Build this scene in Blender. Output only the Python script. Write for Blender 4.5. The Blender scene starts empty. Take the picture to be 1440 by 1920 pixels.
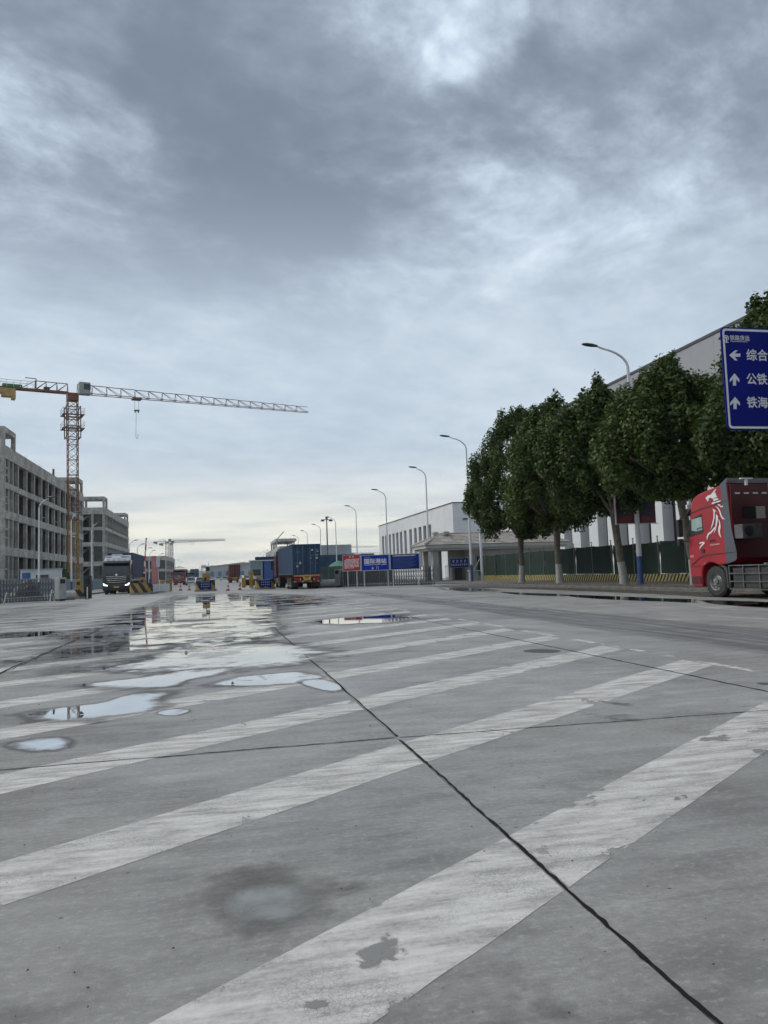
import bpy, math, random
from mathutils import Vector, Matrix, noise as mnoise

R = math.radians
rnd = random.Random(7)
scene = bpy.context.scene
col = scene.collection

# ------------------------------------------------------------------ camera
F, CX, CY, H = 1442.0, 720.0, 960.0, 1.25
CAM = Matrix(((0.9769195336685838, 0.017646197620605153, -0.21287751512616682),
              (-0.21074169417403973, -0.0830808602032272, -0.9740048814069401),
              (-0.034873529695348404, 0.9963865627242402, -0.07744452562422528)))
cam_data = bpy.data.cameras.new('camera')
cam_data.sensor_fit = 'VERTICAL'
cam_data.sensor_height = 24.0
cam_data.lens = F / 1920.0 * 24.0
cam_data.clip_start = 0.05
cam_data.clip_end = 20000
cam = bpy.data.objects.new('camera', cam_data)
col.objects.link(cam)
m4 = CAM.to_4x4()
m4.translation = Vector((0, 0, H))
cam.matrix_world = m4
scene.camera = cam


def ray(x, y):
    return CAM @ Vector((x - CX, -(y - CY), -F))


def gp(x, y, z=0.0):                       # a pixel of the photograph as a point of the ground
    r = ray(x, y)
    t = (z - H) / r.z
    return Vector((r.x * t, r.y * t, z))


def at(x, y, Y):                           # ... as a point at road distance Y
    r = ray(x, y)
    t = Y / r.y
    return Vector((r.x * t, Y, H + r.z * t))


# ------------------------------------------------------------------ view, sun, sky
scene.view_settings.view_transform = 'Standard'
scene.view_settings.look = 'None'
scene.view_settings.gamma = 1.0
scene.view_settings.exposure = 0.42
scene.view_settings.use_curve_mapping = False
scene.render.engine = 'CYCLES'
scene.cycles.max_bounces = 5
scene.cycles.diffuse_bounces = 2
scene.cycles.use_adaptive_sampling = True
scene.cycles.adaptive_threshold = 0.03
scene.cycles.glossy_bounces = 3
scene.cycles.transparent_max_bounces = 12
scene.cycles.volume_bounces = 0
scene.cycles.use_denoising = True

SUN_EL, SUN_AZ = 45.0, -62.0                # azimuth from +Y towards +X
sd = bpy.data.lights.new('sun', 'SUN')
sd.energy = 1.45
sd.angle = R(45)
sd.color = (1.0, 0.95, 0.86)
sun = bpy.data.objects.new('sun', sd)
col.objects.link(sun)
sdir = Vector((math.sin(R(SUN_AZ)) * math.cos(R(SUN_EL)), math.cos(R(SUN_AZ)) * math.cos(R(SUN_EL)), math.sin(R(SUN_EL))))
sun.rotation_euler = sdir.to_track_quat('Z', 'Y').to_euler()
sun.location = sdir * 200


class NT:
    """tiny node-tree helper"""
    def __init__(self, tree):
        self.t = tree
        self.n = tree.nodes
        self.l = tree.links

    def node(self, typ, **kw):
        nd = self.n.new(typ)
        for k, v in kw.items():
            if k.startswith('i_'):
                self.set(nd, k[2:].replace('_', ' '), v)
            else:
                setattr(nd, k, v)
        return nd

    def set(self, nd, key, v):
        s = nd.inputs[int(key)] if key.isdigit() else nd.inputs[key]
        if hasattr(v, 'links') and hasattr(v, 'is_output'):
            self.l.new(v, s)
        else:
            s.default_value = v

    def math(self, op, a, b=None, c=None, clamp=False):
        nd = self.n.new('ShaderNodeMath')
        nd.operation = op
        nd.use_clamp = clamp
        for i, v in enumerate((a, b, c)):
            if v is not None:
                self.set(nd, str(i), v)
        return nd.outputs[0]

    def vmath(self, op, a, b=None, scale=None):
        nd = self.n.new('ShaderNodeVectorMath')
        nd.operation = op
        self.set(nd, '0', a)
        if b is not None:
            self.set(nd, '1', b)
        if scale is not None:
            self.set(nd, 'Scale', scale)
        return nd

    def smooth(self, v, lo, hi, to0=0.0, to1=1.0):
        nd = self.n.new('ShaderNodeMapRange')
        nd.interpolation_type = 'SMOOTHSTEP'
        self.set(nd, 'Value', v)
        nd.inputs['From Min'].default_value = lo
        nd.inputs['From Max'].default_value = hi
        nd.inputs['To Min'].default_value = to0
        nd.inputs['To Max'].default_value = to1
        return nd.outputs[0]

    def noise(self, vec, scale, detail=4.0, rough=0.55, dist=0.0, lac=2.0):
        nd = self.n.new('ShaderNodeTexNoise')
        if vec is not None:
            self.l.new(vec, nd.inputs['Vector'])
        nd.inputs['Scale'].default_value = scale
        nd.inputs['Detail'].default_value = detail
        nd.inputs['Roughness'].default_value = rough
        nd.inputs['Distortion'].default_value = dist
        nd.inputs['Lacunarity'].default_value = lac
        return nd.outputs['Fac']

    def mix(self, fac, a, b, blend='MIX'):
        nd = self.n.new('ShaderNodeMix')
        nd.data_type = 'RGBA'
        nd.blend_type = blend
        for idx, v in ((0, fac), (6, a), (7, b)):
            s = nd.inputs[idx]
            if hasattr(v, 'is_output'):
                self.l.new(v, s)
            elif idx == 0:
                s.default_value = v
            else:
                s.default_value = (v[0], v[1], v[2], 1.0)
        return nd.outputs[2]

    def mapping(self, vec, scale=(1, 1, 1), loc=(0, 0, 0), rot=(0, 0, 0)):
        nd = self.n.new('ShaderNodeMapping')
        self.l.new(vec, nd.inputs['Vector'])
        nd.inputs['Scale'].default_value = scale
        nd.inputs['Location'].default_value = loc
        nd.inputs['Rotation'].default_value = rot
        return nd.outputs[0]

    def ramp(self, v, stops):
        nd = self.n.new('ShaderNodeValToRGB')
        self.l.new(v, nd.inputs[0])
        e = nd.color_ramp.elements
        while len(e) < len(stops):
            e.new(0.5)
        for i, (p, c) in enumerate(stops):
            e[i].position = p
            e[i].color = (c[0], c[1], c[2], 1.0)
        return nd.outputs[0]


def srgb(r, g, b):
    f = lambda c: (c / 255 / 12.92) if c / 255 <= 0.04045 else ((c / 255 + 0.055) / 1.055) ** 2.4
    return (f(r), f(g), f(b))


world = bpy.data.worlds.new('World')
scene.world = world
world.use_nodes = True
world.cycles.sampling_method = 'MANUAL'
world.cycles.sample_map_resolution = 512
wt = NT(world.node_tree)
wt.n.clear()
w_out = wt.n.new('ShaderNodeOutputWorld')
w_bg = wt.n.new('ShaderNodeBackground')
w_bg.inputs['Strength'].default_value = 0.1
sky = wt.n.new('ShaderNodeTexSky')
sky.sky_type = 'NISHITA'
sky.sun_disc = False
sky.sun_elevation = R(SUN_EL)
sky.sun_rotation = R(SUN_AZ)
sky.air_density = 1.6
sky.dust_density = 2.0
w_tc = wt.n.new('ShaderNodeTexCoord')
w_dir = w_tc.outputs['Generated']
sep = wt.n.new('ShaderNodeSeparateXYZ')
wt.l.new(w_dir, sep.inputs[0])
elev = wt.math('MAXIMUM', sep.outputs[2], 0.0)
den = wt.math('ADD', elev, 0.16)
comb = wt.n.new('ShaderNodeCombineXYZ')
wt.set(comb, 'X', wt.math('DIVIDE', sep.outputs[0], den))
wt.set(comb, 'Y', wt.math('DIVIDE', sep.outputs[1], den))
cl = wt.mapping(comb.outputs[0], rot=(0, 0, R(-28)), loc=(5.6, 2.3, 0.0))
warp = wt.noise(cl, 1.3, 3.0, 0.5)
clw = wt.vmath('ADD', cl, None)
wv = wt.n.new('ShaderNodeTexNoise')
wt.l.new(cl, wv.inputs['Vector'])
wv.inputs['Scale'].default_value = 0.9
wv.inputs['Detail'].default_value = 3.0
off = wt.vmath('SCALE', wt.vmath('SUBTRACT', wv.outputs['Color'], (0.5, 0.5, 0.5)).outputs[0], scale=0.35)
wt.l.new(off.outputs[0], clw.inputs[1])
st = wt.mapping(clw.outputs[0], scale=(1.0, 1.25, 1.0))
n_big = wt.noise(st, 1.15, 6.0, 0.56)
n_med = wt.noise(st, 4.2, 7.0, 0.64)
wd_ = wt.n.new('ShaderNodeTexNoise')
wt.l.new(w_dir, wd_.inputs['Vector'])
wd_.inputs['Scale'].default_value = 3.5
wd_.inputs['Detail'].default_value = 4.0
w_dirw = wt.vmath('ADD', w_dir, wt.vmath('SCALE', wt.vmath('SUBTRACT', wd_.outputs['Color'], (0.5, 0.5, 0.5)).outputs[0], scale=0.10).outputs[0]).outputs[0]
base = wt.math('ADD', wt.math('MULTIPLY', n_big, 0.50), wt.math('MULTIPLY', n_med, 0.50))
# the large cloud banks of this sky: direction (pixel), angular radius, weight
BANKS = [((330, 150), 14, -.075), ((520, 340), 9, -.06), ((1300, 60), 10, -.06), ((805, 210), 3.6, .08), ((730, 90), 4.0, .02), ((1080, 230), 6, .05), ((130, 330), 3.5, .06),
         ((110, 230), 7, -.05), ((60, 420), 7, .02), ((640, 590), 4, -.06), ((900, 430), 8, .03), ((900, 640), 9, .03)]
for (px, py), rad, wgt in BANKS:
    d = ray(px, py).normalized()
    dot = wt.vmath('DOT_PRODUCT', w_dirw, (d.x, d.y, d.z)).outputs['Value']
    base = wt.math('ADD', base, wt.smooth(dot, math.cos(R(rad * 1.9)), 1.0, 0.0, wgt))
cloud = wt.ramp(wt.smooth(base, 0.29, 0.71), [(0.0, srgb(108, 119, 135)), (0.28, srgb(128, 139, 155)), (0.52, srgb(150, 162, 177)), (0.76, srgb(176, 190, 205)), (1.0, srgb(214, 224, 235))])
# towards the horizon the deck brightens and turns to cream
lowc = wt.ramp(wt.smooth(base, 0.28, 0.70), [(0.0, srgb(163, 176, 190)), (0.5, srgb(173, 186, 199)), (1.0, srgb(186, 197, 208))])
st2 = wt.mapping(w_dir, scale=(3.0, 3.0, 34.0))
n_str = wt.noise(st2, 1.6, 4.0, 0.55)
horc = wt.ramp(wt.smooth(n_str, 0.3, 0.7), [(0.0, srgb(184, 190, 192)), (0.5, srgb(205, 207, 201)), (1.0, srgb(226, 224, 211))])
sky_c = wt.mix(wt.smooth(elev, 0.25, 0.50), lowc, cloud)
sky_c = wt.mix(wt.smooth(wt.math('ADD', elev, wt.math('MULTIPLY', wt.math('SUBTRACT', n_str, 0.5), 0.05)), 0.035, 0.17), horc, sky_c)
sky_c = wt.vmath('SCALE', sky_c, scale=10.0).outputs[0]
sky_m = wt.mix(0.96, sky.outputs[0], sky_c)
wt.l.new(sky_m, w_bg.inputs['Color'])
wt.l.new(w_bg.outputs[0], w_out.inputs['Surface'])


# ------------------------------------------------------------------ materials
MATS = {}


def mat(name, c, rough=0.6, var=0.12, vscale=1.5, metal=0.0, bump=0.0, bscale=40.0, dirt=None, dirt_amt=0.0, spec=0.5, coat=0.0):
    if name in MATS:
        return MATS[name]
    m = bpy.data.materials.new(name)
    m.use_nodes = True
    t = NT(m.node_tree)
    b = t.n['Principled BSDF']
    tc = t.n.new('ShaderNodeTexCoord')
    v = tc.outputs['Object']
    n = t.noise(v, vscale, 5.0, 0.6)
    lo = tuple(max(0, x * (1 - var)) for x in c)
    hi = tuple(min(1, x * (1 + var)) for x in c)
    cc = t.mix(t.smooth(n, 0.3, 0.7), lo, hi)
    if dirt:
        n2 = t.noise(v, vscale * 2.7, 7.0, 0.65)
        cc = t.mix(t.math('MULTIPLY', t.smooth(n2, 0.42, 0.7), dirt_amt), cc, dirt)
    t.l.new(cc, b.inputs['Base Color'])
    rr = t.math('ADD', rough - 0.06, t.math('MULTIPLY', n, 0.12), clamp=True)
    t.l.new(rr, b.inputs['Roughness'])
    b.inputs['Metallic'].default_value = metal
    b.inputs['Specular IOR Level'].default_value = spec
    b.inputs['Coat Weight'].default_value = coat
    b.inputs['Coat Roughness'].default_value = 0.08
    if bump:
        bp = t.n.new('ShaderNodeBump')
        bp.inputs['Strength'].default_value = bump
        bp.inputs['Distance'].default_value = 0.02
        t.l.new(t.noise(v, bscale, 4.0, 0.6), bp.inputs['Height'])
        t.l.new(bp.outputs[0], b.inputs['Normal'])
    MATS[name] = m
    return m


def emit_mat(name, c, s):
    m = bpy.data.materials.new(name)
    m.use_nodes = True
    b = m.node_tree.nodes['Principled BSDF']
    b.inputs['Base Color'].default_value = (*c, 1)
    b.inputs['Emission Color'].default_value = (*c, 1)
    b.inputs['Emission Strength'].default_value = s
    MATS[name] = m
    return m


def stripe_mat(name, c1, c2, period, angle, axis='XZ', duty=0.5):
    """hazard stripes: flat print"""
    m = bpy.data.materials.new(name)
    m.use_nodes = True
    t = NT(m.node_tree)
    b = t.n['Principled BSDF']
    tc = t.n.new('ShaderNodeTexCoord')
    s = t.n.new('ShaderNodeSeparateXYZ')
    t.l.new(tc.outputs['Object'], s.inputs[0])
    ax = s.outputs['X'] if axis[0] == 'X' else s.outputs['Y']
    k = t.math('ADD', t.math('MULTIPLY', ax, math.cos(angle) / period), t.math('MULTIPLY', s.outputs['Z'], math.sin(angle) / period))
    fr = t.math('FRACT', k)
    fac = t.math('GREATER_THAN', fr, duty)
    n = t.noise(tc.outputs['Object'], 6.0, 6.0, 0.65)
    cc = t.mix(fac, c1, c2)
    cc = t.mix(t.math('MULTIPLY', t.smooth(n, 0.45, 0.75), 0.55), cc, (0.13, 0.12, 0.10))
    t.l.new(cc, b.inputs['Base Color'])
    b.inputs['Roughness'].default_value = 0.6
    MATS[name] = m
    return m


def leaf_mat(name, c1, c2):
    m = bpy.data.materials.new(name)
    m.use_nodes = True
    t = NT(m.node_tree)
    b = t.n['Principled BSDF']
    g = t.n.new('ShaderNodeNewGeometry')
    cc = t.mix(g.outputs['Random Per Island'], c1, c2)
    t.l.new(cc, b.inputs['Base Color'])
    b.inputs['Roughness'].default_value = 0.55
    b.inputs['Specular IOR Level'].default_value = 0.35
    tr = t.n.new('ShaderNodeBsdfTranslucent')
    t.l.new(t.mix(0.5, cc, (0.10, 0.14, 0.02)), tr.inputs['Color'])
    mx = t.n.new('ShaderNodeMixShader')
    mx.inputs[0].default_value = 0.22
    t.l.new(b.outputs[0], mx.inputs[1])
    t.l.new(tr.outputs[0], mx.inputs[2])
    t.l.new(mx.outputs[0], t.n['Material Output'].inputs['Surface'])
    MATS[name] = m
    return m


def concrete_ground():
    m = bpy.data.materials.new('pavement_concrete')
    m.use_nodes = True
    t = NT(m.node_tree)
    b = t.n['Principled BSDF']
    g = t.n.new('ShaderNodeNewGeometry')
    p = g.outputs['Position']
    oi = t.n.new('ShaderNodeObjectInfo')
    big = t.noise(p, 0.16, 5.0, 0.6)
    mid = t.noise(p, 0.9, 6.0, 0.62)
    sw = t.noise(t.mapping(p, scale=(1.2, 5.0, 1.0), rot=(0, 0, R(-4))), 1.3, 5.0, 0.6)   # broom and squeegee streaks across the lane
    fine = t.noise(p, 60.0, 3.0, 0.7)
    v = t.math('ADD', t.math('MULTIPLY', big, 0.30), t.math('MULTIPLY', mid, 0.32))
    v = t.math('ADD', v, t.math('MULTIPLY', sw, 0.28))
    v = t.math('ADD', v, t.math('MULTIPLY', fine, 0.10))
    v = t.math('ADD', v, t.math('MULTIPLY', t.math('SUBTRACT', oi.outputs['Random'], 0.5), 0.075))
    cc = t.ramp(v, [(0.41, (0.170, 0.165, 0.157)), (0.475, (0.250, 0.243, 0.231)), (0.52, (0.290, 0.282, 0.268)), (0.60, (0.390, 0.380, 0.360))])
    # olive silt and brown oil stains
    st1 = t.noise(p, 0.55, 7.0, 0.68, 0.6)
    cc = t.mix(t.math('MULTIPLY', t.smooth(st1, 0.50, 0.72), 0.6), cc, (0.195, 0.188, 0.155))
    st2 = t.noise(t.mapping(p, loc=(31, 7, 0)), 2.6, 6.0, 0.7, 0.5)
    cc = t.mix(t.math('MULTIPLY', t.smooth(st2, 0.58, 0.74), 0.7), cc, (0.145, 0.142, 0.134))
    grain = t.noise(t.mapping(p, scale=(1, 1.5, 1)), 22.0, 5.0, 0.75)
    cc = t.mix(t.math('MULTIPLY', t.smooth(grain, 0.49, 0.68), 0.55), cc, (0.17, 0.166, 0.158))
    cc = t.mix(t.math('MULTIPLY', t.smooth(grain, 0.49, 0.32), 0.45), cc, (0.43, 0.42, 0.40))
    sc = t.noise(t.mapping(p, scale=(0.6, 9.0, 1.0), rot=(0, 0, R(12)), loc=(3, 1, 0)), 1.1, 6.0, 0.7, 0.3)
    cc = t.mix(t.math('MULTIPLY', t.smooth(sc, 0.60, 0.70), 0.45), cc, (0.135, 0.132, 0.126))
    pt = t.noise(t.mapping(p, loc=(11, 4, 0)), 0.33, 3.0, 0.5, 0.2)
    cc = t.mix(t.math('MULTIPLY', t.smooth(pt, 0.52, 0.56), 0.16), cc, (0.40, 0.392, 0.375))
    # small tar spots and pits
    vo = t.n.new('ShaderNodeTexVoronoi')
    t.l.new(t.mapping(p, scale=(1, 1.6, 1)), vo.inputs['Vector'])
    vo.inputs['Scale'].default_value = 5.5
    vo.inputs['Randomness'].default_value = 1.0
    spot = t.math('LESS_THAN', t.math('ADD', vo.outputs['Distance'], t.math('MULTIPLY', fine, 0.05)), 0.085)
    pick = t.math('GREATER_THAN', t.noise(t.mapping(p, loc=(5, 9, 0)), 1.7, 3.0, 0.6), 0.50)
    spot = t.math('MULTIPLY', spot, pick)
    cc = t.mix(t.math('MULTIPLY', spot, 0.85), cc, (0.045, 0.043, 0.040))
    t.l.new(cc, b.inputs['Base Color'])
    ro = t.math('SUBTRACT', 0.62, t.math('MULTIPLY', t.smooth(big, 0.45, 0.62), 0.18))
    t.l.new(ro, b.inputs['Roughness'])
    b.inputs['Specular IOR Level'].default_value = 0.4
    bp = t.n.new('ShaderNodeBump')
    bp.inputs['Strength'].default_value = 0.35
    bp.inputs['Distance'].default_value = 0.006
    t.l.new(t.math('ADD', t.noise(p, 130.0, 3.0, 0.7), t.math('MULTIPLY', t.noise(p, 14.0, 4.0, 0.6), 1.2)), bp.inputs['Height'])
    t.l.new(bp.outputs[0], b.inputs['Normal'])
    MATS['pavement_concrete'] = m
    return m


def worn_paint(name, c, wear_lo=0.60, wear_hi=0.66, cover=0.82):
    """road paint that lets the concrete below through where it is worn"""
    m = bpy.data.materials.new(name)
    m.use_nodes = True
    t = NT(m.node_tree)
    b = t.n['Principled BSDF']
    g = t.n.new('ShaderNodeNewGeometry')
    p = g.outputs['Position']
    n1 = t.noise(t.mapping(p, scale=(1.0, 4.5, 1.0), rot=(0, 0, R(-5))), 2.2, 6.0, 0.65)
    n2 = t.noise(p, 1.9, 7.0, 0.66, 0.4)
    n3 = t.noise(p, 38.0, 4.0, 0.7)
    v = t.math('ADD', t.math('MULTIPLY', n1, 0.6), t.math('MULTIPLY', n3, 0.4))
    cc = t.ramp(v, [(0.36, tuple(x * 0.66 for x in c)), (0.5, c), (0.64, tuple(min(1, x * 1.18) for x in c))])
    vo = t.n.new('ShaderNodeTexVoronoi')
    vo.feature = 'DISTANCE_TO_EDGE'
    t.l.new(p, vo.inputs['Vector'])
    vo.inputs['Scale'].default_value = 55.0
    crack = t.math('MULTIPLY', t.math('LESS_THAN', vo.outputs['Distance'], 0.06), t.smooth(t.noise(p, 2.4, 3.0, 0.6), 0.45, 0.6))
    cc = t.mix(t.math('MULTIPLY', crack, 0.4), cc, (0.16, 0.16, 0.155))
    t.l.new(cc, b.inputs['Base Color'])
    b.inputs['Roughness'].default_value = 0.62
    b.inputs['Specular IOR Level'].default_value = 0.35
    bp = t.n.new('ShaderNodeBump')
    bp.inputs['Strength'].default_value = 0.4
    bp.inputs['Distance'].default_value = 0.005
    t.l.new(n3, bp.inputs['Height'])
    t.l.new(bp.outputs[0], b.inputs['Normal'])
    at_ = t.node('ShaderNodeAttribute', attribute_name='depth')
    wear = t.math('ADD', n2, t.math('MULTIPLY', t.math('SUBTRACT', 1.0, at_.outputs['Fac']), 0.20))
    wear = t.math('ADD', wear, t.math('MULTIPLY', t.math('SUBTRACT', t.noise(p, 9.0, 6.0, 0.7), 0.5), 0.14))
    gone = t.smooth(wear, wear_lo, wear_hi)
    thin = t.math('MULTIPLY', t.math('SUBTRACT', 1.0, gone), t.math('ADD', cover - 0.26, t.math('MULTIPLY', t.smooth(n1, 0.28, 0.66), 0.30)), clamp=True)
    tr = t.n.new('ShaderNodeBsdfTransparent')
    mx = t.n.new('ShaderNodeMixShader')
    t.l.new(thin, mx.inputs[0])
    t.l.new(tr.outputs[0], mx.inputs[1])
    t.l.new(b.outputs[0], mx.inputs[2])
    t.l.new(mx.outputs[0], t.n['Material Output'].inputs['Surface'])
    MATS[name] = m
    return m


def water_film(name, lo, hi, amp, nscale, yscale=1.0, dark=0.62, rough=0.015):
    """standing rain water: a thin clear film that mirrors at grazing angles, dries out towards its rim"""
    m = bpy.data.materials.new(name)
    m.use_nodes = True
    t = NT(m.node_tree)
    t.n.remove(t.n['Principled BSDF'])
    g = t.n.new('ShaderNodeNewGeometry')
    p = g.outputs['Position']
    at_ = t.node('ShaderNodeAttribute', attribute_name='depth')
    n = t.noise(t.mapping(p, scale=(1.0, yscale, 1.0)), nscale, 6.0, 0.6, 0.3)
    n_e = t.noise(p, nscale * 5.0, 5.0, 0.65)
    d = t.math('ADD', at_.outputs['Fac'], t.math('MULTIPLY', t.math('SUBTRACT', n, 0.5), amp))
    d = t.math('ADD', d, t.math('MULTIPLY', t.math('SUBTRACT', n_e, 0.5), amp * 0.5))
    wet = t.smooth(d, lo - 0.45, lo + 0.05)                 # damp rim
    pool = t.smooth(d, lo, hi)                       # open water
    gl = t.n.new('ShaderNodeBsdfGlossy')
    ro = t.math('MULTIPLY_ADD', t.math('SUBTRACT', 1.0, pool), 0.30, rough)
    t.l.new(ro, gl.inputs['Roughness'])
    rip = t.n.new('ShaderNodeBump')
    rip.inputs['Strength'].default_value = 0.05
    rip.inputs['Distance'].default_value = 0.002
    t.l.new(t.noise(p, 9.0, 2.0, 0.5), rip.inputs['Height'])
    t.l.new(rip.outputs[0], gl.inputs['Normal'])
    tr = t.n.new('ShaderNodeBsdfTransparent')
    k = t.math('SUBTRACT', 1.0, t.math('MULTIPLY', wet, 1.0 - dark))
    cb = t.n.new('ShaderNodeCombineColor')
    for i in range(3):
        t.l.new(k, cb.inputs[i])
    t.l.new(cb.outputs[0], tr.inputs['Color'])
    fr = t.n.new('ShaderNodeFresnel')
    fr.inputs['IOR'].default_value = 1.36
    fac = t.math('MULTIPLY', fr.outputs[0], t.math('MULTIPLY', pool, 1.0))
    mx = t.n.new('ShaderNodeMixShader')
    t.l.new(fac, mx.inputs[0])
    t.l.new(tr.outputs[0], mx.inputs[1])
    t.l.new(gl.outputs[0], mx.inputs[2])
    t.l.new(mx.outputs[0], t.n['Material Output'].inputs['Surface'])
    MATS[name] = m
    return m


def stain_mat(name, c, amt, nscale, stretch=(1, 1, 1), lo=0.25, hi=0.6):
    m = bpy.data.materials.new(name)
    m.use_nodes = True
    t = NT(m.node_tree)
    b = t.n['Principled BSDF']
    g = t.n.new('ShaderNodeNewGeometry')
    p = g.outputs['Position']
    b.inputs['Base Color'].default_value = (*c, 1)
    b.inputs['Roughness'].default_value = 0.55
    at_ = t.node('ShaderNodeAttribute', attribute_name='depth')
    n = t.noise(t.mapping(p, scale=stretch), nscale, 6.0, 0.62, 0.2)
    d = t.math('ADD', at_.outputs['Fac'], t.math('MULTIPLY', t.math('SUBTRACT', n, 0.5), 1.6))
    fac = t.math('MULTIPLY', t.smooth(d, lo, hi), amt)
    tr = t.n.new('ShaderNodeBsdfTransparent')
    mx = t.n.new('ShaderNodeMixShader')
    t.l.new(fac, mx.inputs[0])
    t.l.new(tr.outputs[0], mx.inputs[1])
    t.l.new(b.outputs[0], mx.inputs[2])
    t.l.new(mx.outputs[0], t.n['Material Output'].inputs['Surface'])
    MATS[name] = m
    return m


concrete_ground()
worn_paint('lane_paint', (0.55, 0.53, 0.50), 0.69, 0.74, 0.97)
worn_paint('line_paint', (0.60, 0.585, 0.56), 0.64, 0.68, 0.95)
water_film('puddle_water', 0.0, 0.66, 2.0, 1.2, 1.4, dark=0.72)
water_film('rain_water', 0.34, 0.80, 3.0, 0.75, 1.1, dark=0.78)
stain_mat('kerb_dirt', (0.075, 0.07, 0.06), 0.8, 0.9, (1.5, 0.4, 1), 0.1, 0.9)
water_film('still_water', 0.25, 0.5, 0.7, 1.4, 0.8, dark=0.5)
stain_mat('tyre_rubber', (0.10, 0.102, 0.107), 0.55, 1.6, (3.5, 0.16, 1), 0.15, 1.25)
stain_mat('oil_stain', (0.085, 0.082, 0.075), 0.75, 2.4)
stain_mat('silt', (0.37, 0.385, 0.375), 0.70, 4.0, lo=0.1, hi=1.2)
stain_mat('mud_ring', (0.12, 0.116, 0.10), 0.62, 4.5, lo=0.25, hi=1.25)
stain_mat('bare_concrete', (0.245, 0.238, 0.226), 0.85, 7.0, lo=0.42, hi=0.6)
mat('joint_tar', (0.012, 0.012, 0.012), 0.8, 0.3, 8.0, spec=0.15)
mat('earth', (0.17, 0.155, 0.13), 0.9, 0.3, 0.4, bump=0.5, bscale=6.0)
mat('far_road', (0.27, 0.263, 0.25), 0.6, 0.12, 0.2, bump=0.2, bscale=5.0)
mat('dirty_kerb', (0.13, 0.123, 0.112), 0.85, 0.25, 2.0, bump=0.4, dirt=(0.06, 0.056, 0.05), dirt_amt=0.7)
mat('sidewalk_brick', (0.14, 0.13, 0.118), 0.8, 0.3, 1.2, bump=0.5, bscale=9.0, dirt=(0.07, 0.065, 0.055), dirt_amt=0.7)
mat('kerb_stone', (0.24, 0.235, 0.225), 0.75, 0.2, 2.0, bump=0.3, dirt=(0.10, 0.095, 0.085), dirt_amt=0.6)
mat('raw_concrete', (0.42, 0.40, 0.365), 0.85, 0.28, 0.35, bump=0.3, bscale=3.0, dirt=(0.17, 0.16, 0.145), dirt_amt=0.75)
mat('block_wall', (0.085, 0.082, 0.078), 0.9, 0.25, 0.7)  # blockwork colour darkened to carry the shade of the deep open floors
mat('dark_interior', (0.035, 0.034, 0.033), 0.9, 0.3, 0.5)
mat('white_panel', (0.70, 0.71, 0.72), 0.55, 0.04, 0.15, dirt=(0.45, 0.46, 0.47), dirt_amt=0.3)
mat('grey_panel', (0.30, 0.31, 0.325), 0.5, 0.06, 0.2)
mat('roof_trim', (0.05, 0.055, 0.065), 0.5)
mat('galvanised', (0.42, 0.44, 0.46), 0.45, 0.12, 2.0, metal=0.3)
mat('lamp_white', (0.62, 0.64, 0.65), 0.45, 0.08, 1.0)
mat('lamp_grey', (0.13, 0.14, 0.16), 0.45, 0.1, 1.0)
mat('lamp_head', (0.05, 0.075, 0.075), 0.4, 0.1, 2.0)
mat('pole_blue', (0.035, 0.075, 0.22), 0.5, 0.15, 2.0)
mat('crane_orange', (0.20, 0.08, 0.036), 0.5, 0.2, 1.0, dirt=(0.12, 0.06, 0.04), dirt_amt=0.5)
mat('crane_yellow', (0.36, 0.19, 0.04), 0.5, 0.2, 1.0)
mat('crane_rust', (0.17, 0.075, 0.038), 0.6, 0.2, 1.0)
mat('crane_white', (0.27, 0.30, 0.28), 0.5, 0.1, 1.0)
mat('crane_green', (0.05, 0.17, 0.08), 0.6)
mat('counterweight', (0.36, 0.26, 0.10), 0.8, 0.2)
mat('far_steel', (0.26, 0.25, 0.25), 0.6)
mat('bark_grey', (0.13, 0.115, 0.092), 0.85, 0.3, 3.0, bump=0.6, bscale=14.0, dirt=(0.10, 0.09, 0.07), dirt_amt=0.6)
mat('limewash', (0.36, 0.35, 0.32), 0.85, 0.12, 4.0, bump=0.4, bscale=14.0)
leaf_mat('plane_leaf', (0.018, 0.042, 0.010), (0.075, 0.115, 0.024))
leaf_mat('plane_leaf_light', (0.024, 0.054, 0.011), (0.095, 0.135, 0.028))
leaf_mat('bush_leaf', (0.03, 0.07, 0.02), (0.07, 0.12, 0.04))
leaf_mat('dry_leaf', (0.12, 0.09, 0.04), (0.28, 0.20, 0.09))
mat('net_green', (0.006, 0.028, 0.019), 0.75, 0.35, 0.9, bump=0.5, bscale=7.0)
mat('net_teal', (0.08, 0.20, 0.15), 0.8, 0.3, 1.0, bump=0.6, bscale=4.0)
mat('fence_post', (0.16, 0.165, 0.15), 0.6)
mat('fence_blue', (0.20, 0.27, 0.30), 0.55, 0.12, 1.0, dirt=(0.12, 0.14, 0.14), dirt_amt=0.5)
mat('fence_dark', (0.075, 0.105, 0.095), 0.6, 0.2, 1.0)
stripe_mat('hazard_small', (0.42, 0.35, 0.10), (0.010, 0.010, 0.010), 0.30, R(28), 'YZ')
stripe_mat('hazard_big', (0.36, 0.235, 0.05), (0.022, 0.021, 0.020), 0.62, R(32), 'XZ')
stripe_mat('boom_white', (0.60, 0.60, 0.58), (0.45, 0.02, 0.025), 1.0, 0.0, 'XZ')
stripe_mat('cone_paint', (0.55, 0.07, 0.03), (0.62, 0.62, 0.60), 0.34, R(90), 'XZ')
mat('hazard_yellow', (0.38, 0.22, 0.03), 0.5, 0.2, 2.0, dirt=(0.15, 0.11, 0.05), dirt_amt=0.5)
mat('black_plastic', (0.020, 0.020, 0.022), 0.5, 0.2, 2.0)
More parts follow.
